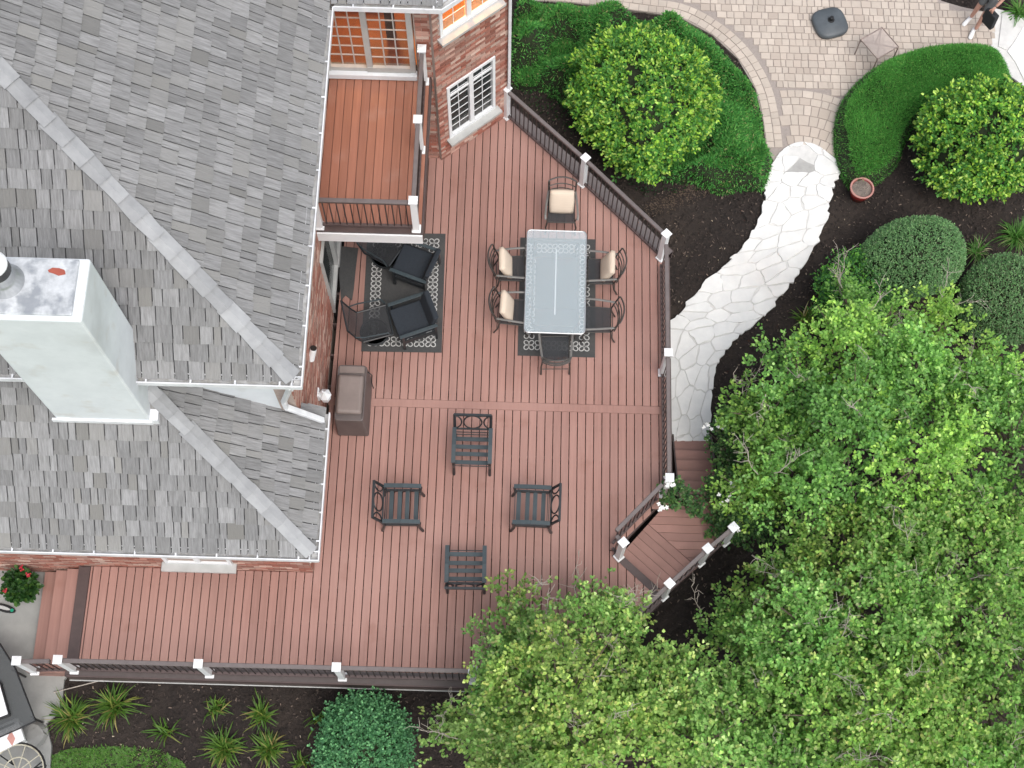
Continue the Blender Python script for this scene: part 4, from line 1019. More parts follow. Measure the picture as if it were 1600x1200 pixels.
for i, (p, a, lab) in enumerate([((738, 701), 0, 'slatted metal club chair facing away from the glass table'), ((627, 793), 91, 'slatted metal club chair facing away from the house wall'),
                               ((833, 795), -91, 'slatted metal club chair turned towards the house wall'), ((728, 889), 181, 'slatted metal club chair facing the dining table')]):
    q = W(*p, .36); place(cc, i == 0, (q.x, q.y, .0015), R_(a), lab, gp)
# ---- lounge chairs under the balcony
def lounge_chair():
    T = proto('lounge_chair', 'x', 'chair'); w = .33
    for sx in (-1, 1):
        for yy in (-.30, .30): MB().bar((sx*w, yy, .0), (sx*w, yy, .56), .04, .04).build('leg', M['iron'], T)
        MB().bar((sx*w, -.36, .575), (sx*w, .34, .575), .065, .025).build('arm', M['iron_slat'], T, bevel=.006)
        MB().bar((sx*w, -.30, .30), (sx*w, .30, .30), .02, .12).build('side_panel', M['iron'], T)
    MB().box(-w+.04, w-.04, -.36, .30, .30, .46).build('seat_cushion', M['navy'], T, bevel=.03, seg=3)
    b = MB(); b.ob((0, .30, .60), (w-.04, 0, 0), (0, .05, .012), (0, .05, .17)); b.build('back_cushion', M['navy'], T, bevel=.03, seg=3)
    MB().bar((-w, .335, .66), (w, .335, .66), .03, .04).build('back_frame', M['iron'], T)
    return T
lc = lounge_chair()
q = W(650, 412, .45); place(lc, True, (q.x, q.y, .0125), R_(-90-20), 'dark cushioned lounge chair half under the balcony edge', 'dark cushioned lounge chairs on the rug')
q = W(646, 497, .45); place(lc, False, (q.x, q.y, .0125), R_(-90+22), 'dark cushioned lounge chair clear of the balcony, near the rug corner', 'dark cushioned lounge chairs on the rug')
def sling_chair():
    T = proto('sling_chair', 'x', 'chair'); w = .29
    MB().lathe([(.27, 0), (.27, .025), (.24, .03), (.24, 0)], (0, 0, 0), 24).build('swivel_base', M['iron'], T)
    MB().tube([(0, 0, .0), (0, 0, .36)], .035, 8).build('swivel_post', M['iron'], T)
    for sx in (-1, 1):
        MB().tube([(sx*w, -.30, .42), (sx*w, .24, .36), (sx*w, .34, .60), (sx*w, .46, 1.0)], .017, 6).build('side_frame', M['iron'], T)
        MB().tube([(sx*(w+.03), -.28, .44), (sx*(w+.04), -.22, .62), (sx*(w+.04), .20, .64), (sx*(w+.01), .36, .66)], .02, 6, flat=.6).build('arm', M['iron_slat'], T)
    s = MB(); pr = [(-.30, .42), (-.1, .385), (.12, .37), (.24, .37), (.30, .46), (.36, .66), (.45, .98)]
    P_ = [(x_, y_, z_) for y_, z_ in pr for x_ in (-w+.01, w-.01)]
    s.add(P_, [(2*i, 2*i+1, 2*i+3, 2*i+2) for i in range(len(pr)-1)]); s.build('sling', M['sling'], T)
    MB().tube([(-w, .46, 1.0), (w, .46, 1.0)], .017, 6).build('top_rail', M['iron'], T)
    MB().tube([(-w, -.30, .42), (w, -.30, .42)], .017, 6).build('front_rail', M['iron'], T)
    return T
sg = 'dark swivel sling chairs by the wall'
sc1 = sling_chair(); q = W(583, 506, .4); place(sc1, True, (q.x, q.y, .0125), R_(90+15), 'dark high-back sling chair at the rug corner by the brick wall', sg)
q = W(600, 385, .4); place(sc1, False, (q.x, q.y, .0125), R_(60), 'dark sling chair mostly hidden beneath the balcony', sg)
# ---- thin dark sheet standing in for the wet patch by the door
rs_ = random.Random(2); mp_ = [W(x, y) for x, y in [(533, 385), (560, 388), (556, 420), (553, 452), (550, 470), (540, 462), (533, 470), (530, 430)]]
at_base('wet_patch', MB().prism([(p.x, p.y) for p in mp_], .003, .012), M['rug'], 'thin dark sheet standing in for a wet patch by the brick wall under the balcony', 'mat')
# ---- covered grill
gr = thing('covered_grill', 'long barbecue under a brown fabric cover against the brick wall', 'grill', (-2.76, 8.35, 0))
g = MB(); X0, X1, Y0_, Y1_ = -3.05, -2.50, 7.86, 8.92
g.add([(X0, Y0_, .04), (X1, Y0_, .04), (X1, Y1_, .04), (X0, Y1_, .04), (X0+.02, Y0_+.03, .80), (X1-.04, Y0_+.03, .80), (X1-.04, Y1_-.03, .80), (X0+.02, Y1_-.03, .80)],
      [(0, 3, 2, 1), (4, 5, 6, 7), (0, 1, 5, 4), (1, 2, 6, 5), (2, 3, 7, 6), (3, 0, 4, 7)]); gb = g.build('cover_skirt', M['cover_d'], gr, bevel=.03, seg=3)
g = MB(); g.add([(X0+.03, Y0_+.13, .79), (X1-.06, Y0_+.13, .79), (X1-.06, Y1_-.20, .79), (X0+.03, Y1_-.20, .79), (X0+.05, Y0_+.15, .90), (X1-.09, Y0_+.15, .87), (X1-.09, Y1_-.23, .87), (X0+.05, Y1_-.23, .90)],
      [(0, 3, 2, 1), (4, 5, 6, 7), (0, 1, 5, 4), (1, 2, 6, 5), (2, 3, 7, 6), (3, 0, 4, 7)]); g.build('cover_hood', M['cover'], gr, bevel=.05, seg=3)
MB().box(X0+.05, X1-.07, Y1_-.17, Y1_-.05, .803, .818).build('cover_flap', M['cover'], gr, bevel=.004)
MB().box(X0+.05, X1-.07, Y0_+.04, Y0_+.11, .803, .815).build('cover_flap', M['cover_d'], gr, bevel=.004)
MB().tube([(*p, .80) for p in rrect(X0+.03, X1-.05, Y0_+.04, Y1_-.04, .05)], .016, 6, True).build('rim', M['cover_d'], gr)
MB().tube([(X1-.02, Y1_-.12, .76), (X1+.05, Y1_-.16, .70), (X1+.03, Y1_-.22, .5), (X1+.05, Y1_-.25, .3)], .010, 5).build('strap', M['black'], gr)

# ================================================================== PLANTS
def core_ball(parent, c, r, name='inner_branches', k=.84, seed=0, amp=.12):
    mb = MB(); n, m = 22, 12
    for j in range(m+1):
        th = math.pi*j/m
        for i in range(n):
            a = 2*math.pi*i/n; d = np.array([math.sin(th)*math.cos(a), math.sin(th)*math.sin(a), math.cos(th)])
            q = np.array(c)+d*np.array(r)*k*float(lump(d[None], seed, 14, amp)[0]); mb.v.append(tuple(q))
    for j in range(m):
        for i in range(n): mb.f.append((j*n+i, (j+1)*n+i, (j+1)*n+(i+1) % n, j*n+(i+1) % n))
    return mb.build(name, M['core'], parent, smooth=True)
def shrub(name, label, pix, zc, r, pal, tip, per_m2, nleaf, L, Wd, seed, shell=.16, clump=0, tint=0., lumpy=.10, simple=False, up=.15, k=.84, material=None, group=None, extra=(), spread=.05, cat='shrub', bright=.45):
    c = W(*pix, zc); T = thing(name, label, cat, (c.x, c.y, G(c.x)-.03), group)
    lobes = [(tuple(c), r)]+[(tuple(W(*e[0], e[1])), e[2]) for e in extra]
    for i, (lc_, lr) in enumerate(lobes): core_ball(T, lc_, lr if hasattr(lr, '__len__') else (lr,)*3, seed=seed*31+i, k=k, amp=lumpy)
    crown('foliage', T, lobes, pal, tip, per_m2, nleaf, L, Wd, shell, -.55, material, seed, spread, up, lumpy, simple, clump, .085, tint, bright)
    MB().tube([(c.x, c.y, G(c.x)-.1), (c.x+.03, c.y, zc)], [.06, .04], 7).build('stem', M['bark'], T)
    return T
GRN = [(0.091, 0.268, 0.050, 4), (0.136, 0.361, 0.065, 3), (0.057, 0.194, 0.037, 2)]
YEL = [(0.382, 0.608, 0.074, 3), (0.517, 0.727, 0.160, 2), (0.192, 0.450, 0.053, 2)]
shrub('variegated_shrub', 'big round shrub with yellow-tipped leaves beside the diagonal deck railing', (1007, 160), -.05, (1.39, 1.34, 1.14), GRN+[(.16, .36, .06, 2)], YEL, 190, 9, .075, .021, 3, .26, 7, .22, .22, k=.80, spread=.07, bright=.85)
shrub('variegated_shrub', 'round yellow-tipped shrub beside the low clipped hedge and the corner walk', (1534, 226), -.15, (1.17, 1.12, 1.0), GRN+[(.16, .36, .06, 2)], YEL, 200, 9, .075, .021, 4, .26, 7, .22, .16, k=.80, spread=.07, bright=.85)
BOX = [(0.157, 0.321, 0.128, 4), (0.213, 0.395, 0.162, 3), (0.111, 0.230, 0.094, 2), (0.295, 0.386, 0.214, 0.8)]
BOXT = [(0.185, 0.386, 0.136, 2), (0.258, 0.460, 0.170, 1)]
shrub('boxwood', 'clipped round boxwood dome beside the red pot', (1428, 408), -.50, (.93, .82, .78), BOX, BOXT, 900, 4, .034, .012, 5, .12, lumpy=.16, simple=True, tint=.0, k=.87, spread=.025)
shrub('boxwood', 'dull green rounded boxwood behind the tuft of grass', (1566, 470), -.55, (.82, .92, .75), BOX+[(.13, .14, .08, 2)], BOXT, 800, 4, .034, .012, 6, .14, lumpy=.2, simple=True, tint=.0, k=.86, spread=.03)
shrub('evergreen_shrub', 'darker loose evergreen shrub between the stone path and the clipped boxwood dome', (1335, 468), -.75, (.68, .72, .55), [(0.053, 0.184, 0.050, 3), (0.084, 0.261, 0.064, 3), (0.120, 0.326, 0.050, 2)], [(0.168, 0.435, 0.059, 1)], 420, 5, .05, .016, 7, .25, 5, .2, .30, k=.78, spread=.05)
shrub('holly_bush', 'dense blue-green round bush below the long deck railing', (566, 1156), -.15, (.70, .68, .68), [(0.086, 0.248, 0.100, 4), (0.120, 0.325, 0.138, 3), (0.061, 0.190, 0.083, 2)], [(0.202, 0.477, 0.202, 1)], 700, 5, .045, .016, 8, .20, 6, .16, .20, k=.82, spread=.035)

# clipped and spreading hedges over an outline on the ground
def hedge(name, label, pix, h, edge_r, n, L, Wd, pal, seed, lumps=0., material=None, zpx=-.7):
    poly = smooth_poly([W(x, y, zpx) for x, y in pix], 5); g = np.random.default_rng(seed)
    xs = [p[0] for p in poly]; ys = [p[1] for p in poly]; c = (np.mean(xs), np.mean(ys)); base = GR-.03
    T = thing(name, label, 'hedge', (c[0], c[1], base))
    ph = g.uniform(0, 6.28, 8); fx = g.uniform(1.5, 6, 8); fy = g.uniform(1.5, 6, 8)
    def H(x, y):
        d = np.where(inside_np(poly, x, y), dist_np(poly, x, y), 0); t = np.clip(d/edge_r, 0, 1); z = h*np.sqrt(np.maximum(0, 1-(1-t)**2.2))
        q = sum(np.sin(fx[i]*x+ph[i])*np.sin(fy[i]*y-ph[i]) for i in range(8))/2.2
        return z*(1+np.clip(lumps*2.2*q, -.55, .9))
    # body
    X, Y = np.meshgrid(np.arange(min(xs), max(xs), .05), np.arange(min(ys), max(ys), .05)); Z = H(X, Y)*.93-.03+base
    ins = inside_np(poly, X, Y); idx = -np.ones(X.shape, int); idx[ins] = np.arange(ins.sum()); mb = MB()
    mb.v = np.stack([X[ins], Y[ins], Z[ins]], 1).tolist()
    q = np.stack([idx[:-1, :-1], idx[:-1, 1:], idx[1:, 1:], idx[1:, :-1]], -1).reshape(-1, 4); mb.f = q[(q >= 0).all(1)].tolist()
    b = len(mb.v); m = len(poly)
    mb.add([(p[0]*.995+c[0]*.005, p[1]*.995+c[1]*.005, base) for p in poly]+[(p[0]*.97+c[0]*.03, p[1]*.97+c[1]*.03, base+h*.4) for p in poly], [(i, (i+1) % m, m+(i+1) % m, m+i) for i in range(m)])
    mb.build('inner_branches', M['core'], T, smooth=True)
    x = g.uniform(min(xs), max(xs), n*2); y = g.uniform(min(ys), max(ys), n*2); k = inside_np(poly, x, y); x, y = x[k], y[k]
    # denser rim so the flank is covered
    kk = len(x); e = .04; z = H(x, y); gx_ = (H(x+e, y)-H(x-e, y))/(2*e); gy_ = (H(x, y+e)-H(x, y-e))/(2*e)
    gx_ = np.clip(gx_, -4, 4); gy_ = np.clip(gy_, -4, 4)
    N = nrm(np.stack([-gx_, -gy_, np.ones(kk)], 1)); P = np.stack([x, y, z+base], 1)
    P[:, 2] = np.where(np.hypot(gx_, gy_) > 1.4, base+z*g.uniform(.25, 1., kk), P[:, 2])
    P = P-N*g.uniform(0, .05, kk)[:, None]
    D = nrm(N+g.normal(size=(kk, 3))*.55); V, F = leaves(P, D, nrm(g.normal(size=(kk, 3))), L*g.uniform(.6, 1.3, kk), np.full(kk, Wd), simple=True)
    cloud_mesh('foliage', V, F, pick(pal, kk), M['needle'], T)
    return T
hedge('clipped_hedge', 'smooth kidney-shaped clipped yew hedge curving round the paved patio', [(1333, 282), (1312, 245), (1307, 195), (1318, 150), (1350, 112), (1400, 82), (1460, 66), (1520, 64), (1562, 76), (1584, 110), (1588, 140), (1560, 160), (1500, 160), (1440, 190), (1418, 215), (1408, 245), (1380, 272), (1352, 284)], .62, .42, 85000, .055, .0045,
      [(0.080, 0.306, 0.050, 4), (0.123, 0.404, 0.068, 3), (0.057, 0.229, 0.039, 2), (0.246, 0.460, 0.104, 0.7)], 41, .05, zpx=-.85)
hedge('spreading_juniper', 'dark spreading juniper hedge wrapped round the big yellow-tipped shrub', [(806, 8), (850, -2), (905, 8), (960, 10), (1010, 24), (1060, 24), (1100, 42), (1140, 80), (1165, 125), (1190, 165), (1197, 220), (1208, 250), (1196, 285), (1160, 286), (1130, 292), (1080, 275), (1000, 262), (940, 215), (890, 160), (850, 130), (800, 118)], .50, .30, 70000, .085, .010,
      [(0.058, 0.243, 0.049, 4), (0.100, 0.335, 0.065, 3), (0.162, 0.405, 0.086, 1.2), (0.360, 0.345, 0.156, 0.35)], 42, .30, zpx=-.9)
# low groundcover on the bed between juniper and deck
gc = [(p.x, p.y) for p in [W(x, y, GR) for x, y in [(800, 100), (900, 120), (1060, 270), (1130, 270), (1130, 290), (1010, 310), (960, 270), (880, 200), (800, 150)]]]
n = 9000; x = RNG.uniform(0, 5, n); y = RNG.uniform(12, 17, n); k = inside_np(gc, x, y); x, y = x[k], y[k]; n = len(x)
P = np.stack([x, y, np.full(n, GR-.03)+RNG.uniform(0, .12, n)], 1); D = nrm(np.stack([RNG.normal(size=n), RNG.normal(size=n), np.ones(n)*.7], 1))
V, F = leaves(P, D, np.tile([[0, 0, 1.]], (n, 1)), RNG.uniform(.03, .07, n), np.full(n, .012)); cloud_mesh('ground_cover', V, F, pick([(.015, .05, .014, 3), (.03, .075, .018, 1)], n), M['leaf'], None, 'stuff')

# ---- daylilies and ornamental grasses
def lily(name, label, pix, zc, nb, length, wd, pal, cat='plant', group=None, droop=1., flat=.4):
    c = W(*pix, zc); V = []; C = []
    base = Vector((c.x, c.y, G(c.x)-.03)); g = RNG
    for b in range(nb):
        a = g.uniform(0, 6.28); L = length*g.uniform(.6, 1.1); lean = g.uniform(.25, 1.15); w = wd*g.uniform(.7, 1.2); s = 6; pts = []
        p = np.array([g.normal()*.05, g.normal()*.05, 0.]); th = math.pi/2-lean*.55
        for k in range(s+1):
            pts.append(p.copy()); st = L/s; d = np.array([math.cos(a)*math.cos(th), math.sin(a)*math.cos(th), math.sin(th)]); p = p+d*st; th -= droop*lean*.42
            a += g.normal()*.06
        sd = np.array([-math.sin(a), math.cos(a), 0]); prof = [.6, 1, 1, .9, .7, .45, .08]
        q = []
        for k in range(s+1): q += [pts[k]-sd*w*prof[k], pts[k]+sd*w*prof[k]]
        V.append(q)
    V = np.array(V); F = [(2*k, 2*k+1, 2*k+3, 2*k+2) for k in range(6)]
    o = cloud_mesh(name, V, F, pick(pal, nb), M['leaf']); o.location = base
    return tag(o, label, cat, group)
LIL = [(0.072, 0.161, 0.023, 4), (0.113, 0.215, 0.032, 3), (0.227, 0.257, 0.055, 1.2), (0.309, 0.268, 0.092, 0.5)]
lg = 'daylily clumps in the bark bed below the deck'
for p, nb, ln, lab in [((112, 1122), 95, .50, 'wide daylily clump at the edge of the concrete pad'), ((180, 1103), 80, .46, 'daylily clump beside the widest one near the concrete pad'), ((335, 1104), 34, .30, 'small upright daylily tuft close under the deck edge'),
                       ((258, 1143), 26, .38, 'sparse sprawling daylily by the lawn edge'), ((350, 1168), 85, .46, 'full daylily clump beyond the lawn strip'), ((408, 1115), 44, .36, 'narrow daylily tuft behind the full clumps'),
                       ((418, 1170), 80, .46, 'daylily clump between the full clump and the round bush'), ((492, 1125), 14, .26, 'tiny wispy tuft next to the round bush'), ((470, 1190), 18, .32, 'thin daylily beside the foot of the round bush')]:
    lily('daylily', lab, p, -.55, int(nb*random.uniform(1.0, 1.6)), ln*random.uniform(1.0, 1.25), .013, LIL, group=lg)
GRS = [(0.073, 0.208, 0.034, 4), (0.122, 0.286, 0.056, 3), (0.243, 0.312, 0.112, 0.8)]
lily('ornamental_grass', 'arching green grass clump behind the dull boxwood', (1592, 365), -1.0, 150, .55, .010, GRS)
lily('ornamental_grass', 'pale grass tuft between the two boxwood domes', (1530, 388), -1.0, 70, .45, .009, GRS+[(.4, .36, .24, 1)])
lily('ornamental_grass', 'straw-tipped grass tuft between the path and the leafy trees', (1262, 492), -1.0, 60, .45, .011, LIL+[(.45, .38, .24, 1.5)])
lily('ornamental_grass', 'green leafy clump in the far bed behind the person', (1594, 14), -1.0, 60, .55, .014, GRS)

# ---- trees
TRA = [(0.209, 0.432, 0.091, 4), (0.255, 0.499, 0.109, 4), (0.146, 0.318, 0.067, 2), (0.309, 0.499, 0.170, 1)]
TRAT = [(0.417, 0.683, 0.145, 3), (0.526, 0.788, 0.230, 1.5), (0.325, 0.592, 0.109, 2)]
TRB = [(0.236, 0.409, 0.103, 4), (0.288, 0.468, 0.128, 4), (0.171, 0.311, 0.074, 2), (0.360, 0.415, 0.182, 1), (0.188, 0.415, 0.086, 2)]
TRBT = [(0.445, 0.653, 0.170, 3), (0.603, 0.787, 0.292, 1.2), (0.489, 0.580, 0.182, 1.5)]
def tree(name, label, root, lobes_px, pal, tip, seed, per=60, twigs=14, L=.07, Wd=.0225, nleaf=11, cat='tree', shell=.5):
    r = W(*root, GR); T = thing(name, label, cat, (r.x, r.y, GR-.05))
    lobes = [(tuple(W(x, y, z)), rr) for x, y, z, rr in lobes_px]
    o, tips = crown('crown', T, lobes, pal, tip, per, nleaf, L, Wd, shell, -.25, None, seed, .11, .55, .55, clump=13, crad=.17, tint=.20)
    fork = Vector((r.x+.1, r.y, GR+1.1))
    MB().tube([(r.x, r.y, GR-.1), (r.x+.05, r.y+.03, GR+.5), fork], [.14, .11, .09], 9).build('trunk', M['bark'], T)
    branches(T, fork, tips)
    st = []
    for i in range(twigs):
        c, P, D = tips[i % len(tips)]; j = random.randrange(len(P)); st.append((Vector(P[j])-Vector(D[j])*.12+Vector((0, 0, .06)), Vector(D[j])*.8+Vector((random.uniform(-.8, .8), random.uniform(-.8, .8), .25))))
    bare_twigs(T, st, .75, r=.009)
    return T
tree('broadleaf_tree', 'bright green small-leaved tree overhanging the garden steps', (1330, 650),
     [(1235, 615, 1.0, .70), (1315, 560, 1.2, .72), (1375, 505, .8, .42), (1325, 480, .3, .30), (1470, 505, .7, .46), (1425, 590, 1.6, .85), (1530, 610, 1.3, .72), (1615, 600, 1.3, .75), (1215, 700, .9, .72), (1330, 670, 1.9, .95), (1450, 700, 2.0, 1.0), (1575, 710, 1.6, .95), (1290, 770, 1.5, .75), (1190, 770, .6, .55), (1165, 650, .5, .42)],
     TRA, TRAT, 51, twigs=34)
tree('broadleaf_tree', 'yellowish green tree leaning over the corner of the long deck railing', (900, 1110),
     [(850, 1010, 1.3, .64), (950, 1000, 1.2, .60), (795, 1065, 1.3, .58), (880, 1110, 2.0, .95), (990, 1090, 1.8, .85), (765, 1135, 1.0, .50), (825, 1190, 2.0, .80), (950, 1190, 2.1, .95), (1070, 1085, 1.3, .58), (1085, 1165, 1.8, .85), (825, 955, 1.1, .33), (930, 950, 1.0, .32), (968, 948, 1.0, .28), (695, 1150, .4, .30), (765, 1010, 1.1, .30)],
     TRB, TRBT, 52, twigs=36)
tree('broadleaf_tree', 'mixed green tree with bare grey twigs beyond the landing', (1400, 1010),
     [(1265, 905, 1.0, .62), (1335, 870, 1.5, .75), (1420, 850, 1.8, .85), (1530, 850, 1.8, .95), (1610, 920, 1.6, .9), (1195, 1020, .9, .62), (1285, 1000, 1.9, .92), (1400, 960, 2.2, 1.0), (1510, 970, 2.1, 1.0), (1175, 1110, 1.4, .80), (1290, 1110, 2.1, 1.0), (1420, 1100, 2.3, 1.05), (1540, 1100, 2.1, 1.05), (1220, 1210, 1.8, .90), (1380, 1220, 2.0, 1.0), (1530, 1210, 2.0, 1.0), (1140, 985, .3, .36), (1200, 930, .5, .42)],
     TRA[:3]+TRB, TRAT+TRBT, 53, twigs=70)
# white-flowered shrub by the steps
sh = thing('flowering_shrub', 'dark leafy shrub with white blooms growing over the garden stair', 'shrub', (*W(1150, 770, GR).xy, GR-.05))
o, tips = crown('foliage', sh, [(tuple(W(1152, 705, -.2)), .45), (tuple(W(1142, 772, .1)), .46), (tuple(W(1136, 822, -.1)), .36), (tuple(W(1050, 772, .45)), .25), (tuple(W(1085, 785, .3)), .20), (tuple(W(1170, 800, .1)), .6), (tuple(W(1150, 660, -.3)), .35)],
                [(.065, .16, .05, 4), (.09, .20, .06, 3), (.045, .115, .04, 2), (.16, .20, .10, 1)], [(.17, .31, .09, 1)], 75, 8, .065, .022, .55, -.3, None, 61, .09, .5, .4)
branches(sh, (*W(1165, 780, GR).xy, GR), tips, r0=.03, every=14)
fl = []
for p, z, nfl in [((1042, 757), .85, 9), ((1037, 795), .75, 6), ((1128, 660), .15, 6), ((1145, 762), .75, 5), ((1128, 780), .7, 4), ((1141, 827), .45, 4), ((1100, 672), .1, 4)]:
    c = W(*p, z)
    for k in range(nfl):
        q = c+Vector((random.gauss(0, .055), random.gauss(0, .055), random.uniform(-.02, .04)))
        for m in range(5):
            a = m*1.257+random.random(); d = Vector((math.cos(a), math.sin(a), .35)).normalized(); e = Vector((-d.y, d.x, 0))*.016
            fl.append((q, d, e))
f_ = MB()
for q, d, e in fl: f_.add([q, q+d*.022+e, q+d*.045, q+d*.022-e], [(0, 1, 2, 3)])
f_.build('blooms', M['flower'], sh, kind='stuff')

# ================================================================== GARDEN OBJECTS
pc = W(1341, 306, GR); pt = thing('flower_pot', 'round red glazed pot of dry soil beside the stone path', 'pot', (pc.x, pc.y, GR-.02))
MB().lathe([(.15, 0), (.20, .20), (.225, .34), (.205, .34), (.19, .30)], (pc.x, pc.y, GR-.02), 28).build('pot_body', M['terracotta'], pt, smooth=True)
MB().tube([(pc.x+.218*math.cos(a*math.pi/14), pc.y+.218*math.sin(a*math.pi/14), GR+.325) for a in range(28)], .020, 8, True).build('rim', M['rim'], pt, smooth=True)
MB().lathe([(.195, .29), (.12, .305), (.05, .31)], (pc.x, pc.y, GR), 20).build('soil', M['soil'], pt)
pw = MB()
for k in range(26):
    a = random.random()*6.28; r0 = random.random()*.13; p = Vector((pc.x+r0*math.cos(a), pc.y+r0*math.sin(a), GR+.30)); pw.tube([p, p+Vector((random.gauss(0, .04), random.gauss(0, .04), random.uniform(.02, .08)))], [.004, .002], 3)
pw.build('dry_stalks', M['twig'], pt)
uc = W(1296, 38, GR+.06); ub = thing('umbrella_base', 'dark grey rounded square parasol base standing on the tan pavers', 'parasol base', (uc.x, uc.y, pz+.016), rz=R_(18))
def sq(r, z, e=3.2, n=28):
    return [(uc.x+r*math.copysign(abs(math.cos(t))**(2/e), math.cos(t)), uc.y+r*math.copysign(abs(math.sin(t))**(2/e), math.sin(t)), z) for t in [2*math.pi*k/n for k in range(n)]]
mb = MB(); rings = [(.31, pz+.016), (.34, pz+.04), (.345, pz+.10), (.33, pz+.135), (.29, pz+.155), (.20, pz+.175), (.10, pz+.20), (.06, pz+.20)]
for r_, z_ in rings: mb.v += sq(r_, z_)
for j in range(len(rings)-1):
    for k in range(28): mb.f.append((j*28+k, j*28+(k+1) % 28, (j+1)*28+(k+1) % 28, (j+1)*28+k))
mb.f.append(tuple(range(7*28, 8*28))); mb.build('base_body', M['umb'], ub, smooth=True)
MB().lathe([(.075, 0), (.07, .012), (.045, .016), (.04, .09), (.035, .092)], (uc.x, uc.y, pz+.196), 16).build('pole_socket', M['black'], ub)
# side table: square translucent top, four legs
tz = GR+.55; cs = [W(x, y, tz) for x, y in [(1345, 62), (1378, 43), (1404, 73), (1371, 92)]]; ctr = sum(cs, Vector())/4
sdt = thing('side_table', 'square taupe mesh side table half behind the clipped hedge', 'side table', (ctr.x, ctr.y, pz+.016))
MB().tube(cs, .016, 6, True).build('top_frame', M['taupe'], sdt)
MB().add(cs, [(0, 1, 2, 3)]).build('top_panel', M['taupe_mesh'], sdt)
for p in cs: MB().tube([p, (p.x, p.y, pz+.014)], .014, 6).build('leg', M['taupe'], sdt)
bx_ = MB(); bx_.bar(cs[0]-Vector((0, 0, .05)), cs[2]-Vector((0, 0, .05)), .02, .02); bx_.bar(cs[1]-Vector((0, 0, .052)), cs[3]-Vector((0, 0, .052)), .02, .018); bx_.build('cross_brace', M['taupe'], sdt)

# ---- left corner: plant pot, clog, glass table, white cabinet, game board, lattice table
q = W(38, 918, PADZ+.25); gp_ = thing('geranium_pot', 'potted leafy geranium with red flowers by the side steps', 'potted plant', (q.x, q.y, PADZ))
MB().lathe([(.11, 0), (.15, .24), (.16, .25), (.13, .23)], (q.x, q.y, PADZ), 18).build('pot', M['stucco'], gp_)
crown('foliage', gp_, [((q.x, q.y, PADZ+.42), (.27, .27, .2))], [(.02, .07, .015, 3), (.035, .10, .02, 2)], [(.07, .16, .03, 1)], 330, 6, .08, .03, .5, -.4, None, 71, .06, .2, .2)
f_ = MB()
for dx, dy, dz in ((.02, .26, .6), (.16, .14, .6), (-.22, -.12, .5)):
    for k in range(14):
        c = Vector((q.x+dx+random.gauss(0, .022), q.y+dy+random.gauss(0, .022), PADZ+dz+random.uniform(-.02, .03))); a = random.random()*6; d = Vector((math.cos(a), math.sin(a), .4))*.03; e = Vector((-d.y, d.x, 0))*.5
        f_.add([c, c+d*.5+e, c+d, c+d*.5-e], [(0, 1, 2, 3)])
f_.build('red_flowers', M['redpetal'], gp_, kind='stuff')
q = W(8, 951, PADZ); cg = thing('garden_clog', 'black clog with a pale insole and green heel on the concrete', 'clog', (q.x, q.y, PADZ), rz=R_(-14))
def oval(cx_, cy_, a, b, n=20): return [(cx_+a*math.cos(2*math.pi*k/n)*(1 if math.cos(2*math.pi*k/n) > 0 else 1.1), cy_+b*math.sin(2*math.pi*k/n)) for k in range(n)]
MB().prism(oval(q.x, q.y, .20, .065), PADZ, PADZ+.05).build('sole', M['black'], cg, bevel=.01)
MB().prism(oval(q.x-.02, q.y, .13, .028), PADZ+.05, PADZ+.054).build('insole', M['sill'], cg)
MB().prism(oval(q.x+.145, q.y, .028, .03), PADZ+.051, PADZ+.056).build('heel_badge', mat('green_badge', (.0, .25, .14), rough=.5), cg)
# smoked glass table
tz = PADZ+.72; tc_ = [W(x, y, tz) for x, y in [(-70, 985), (0, 1006), (24, 1044), (56, 1127), (-30, 1165), (-90, 1080)]]
gt = thing('glass_table', 'dark smoked glass table with black frame at the pad edge', 'table', (*(sum(tc_, Vector())/6).xy, PADZ))
MB().prism([(p.x, p.y) for p in tc_], tz-.012, tz).build('glass_top', M['smoke'], gt)
MB().tube(tc_, .016, 6, True).build('rim', M['black'], gt)
for i in (0, 2, 3, 4): p = tc_[i].lerp(sum(tc_, Vector())/6, .12); MB().tube([(p.x, p.y, tz-.015), (p.x, p.y, PADZ)], .018, 6).build('leg', M['black'], gt)
cb = [W(x, y, tz+.12) for x, y in [(-40, 1060), (0, 1062), (16, 1118), (-40, 1140)]]
co = thing('cooler', 'white lidded cooler with black trim standing on the smoked glass table', 'cooler', (*(sum(cb, Vector())/4).xy, tz))
pp = [(p.x, p.y) for p in cb]; cx0 = np.mean([p[0] for p in pp]); cy0 = np.mean([p[1] for p in pp])
MB().prism([(cx0+(p[0]-cx0)*.95, cy0+(p[1]-cy0)*.95) for p in pp], tz+.001, tz+.09).build('cooler_body', M['black'], co, bevel=.01)
MB().prism([(cx0+(p[0]-cx0)*.88, cy0+(p[1]-cy0)*.88) for p in pp], tz+.088, tz+.12).build('cooler_lid', M['white'], co, bevel=.01)
bz = PADZ+.50; gb_ = [W(x, y, bz) for x, y in [(-50, 1155), (27, 1121), (38, 1155), (-40, 1195)]]
gm = thing('game_board', 'white game board box with a brown diamond', 'game board', (*(sum(gb_, Vector())/4).xy, PADZ))
MB().prism([(p.x, p.y) for p in gb_], bz-.10, bz).build('board', M['white'], gm, bevel=.008)
dm = [W(x, y, bz+.003) for x, y in [(17, 1141), (24, 1154), (19, 1166), (11, 1154)]]; MB().prism([(p.x, p.y) for p in dm], bz+.001, bz+.003).build('diamond', M['rim'], gm)
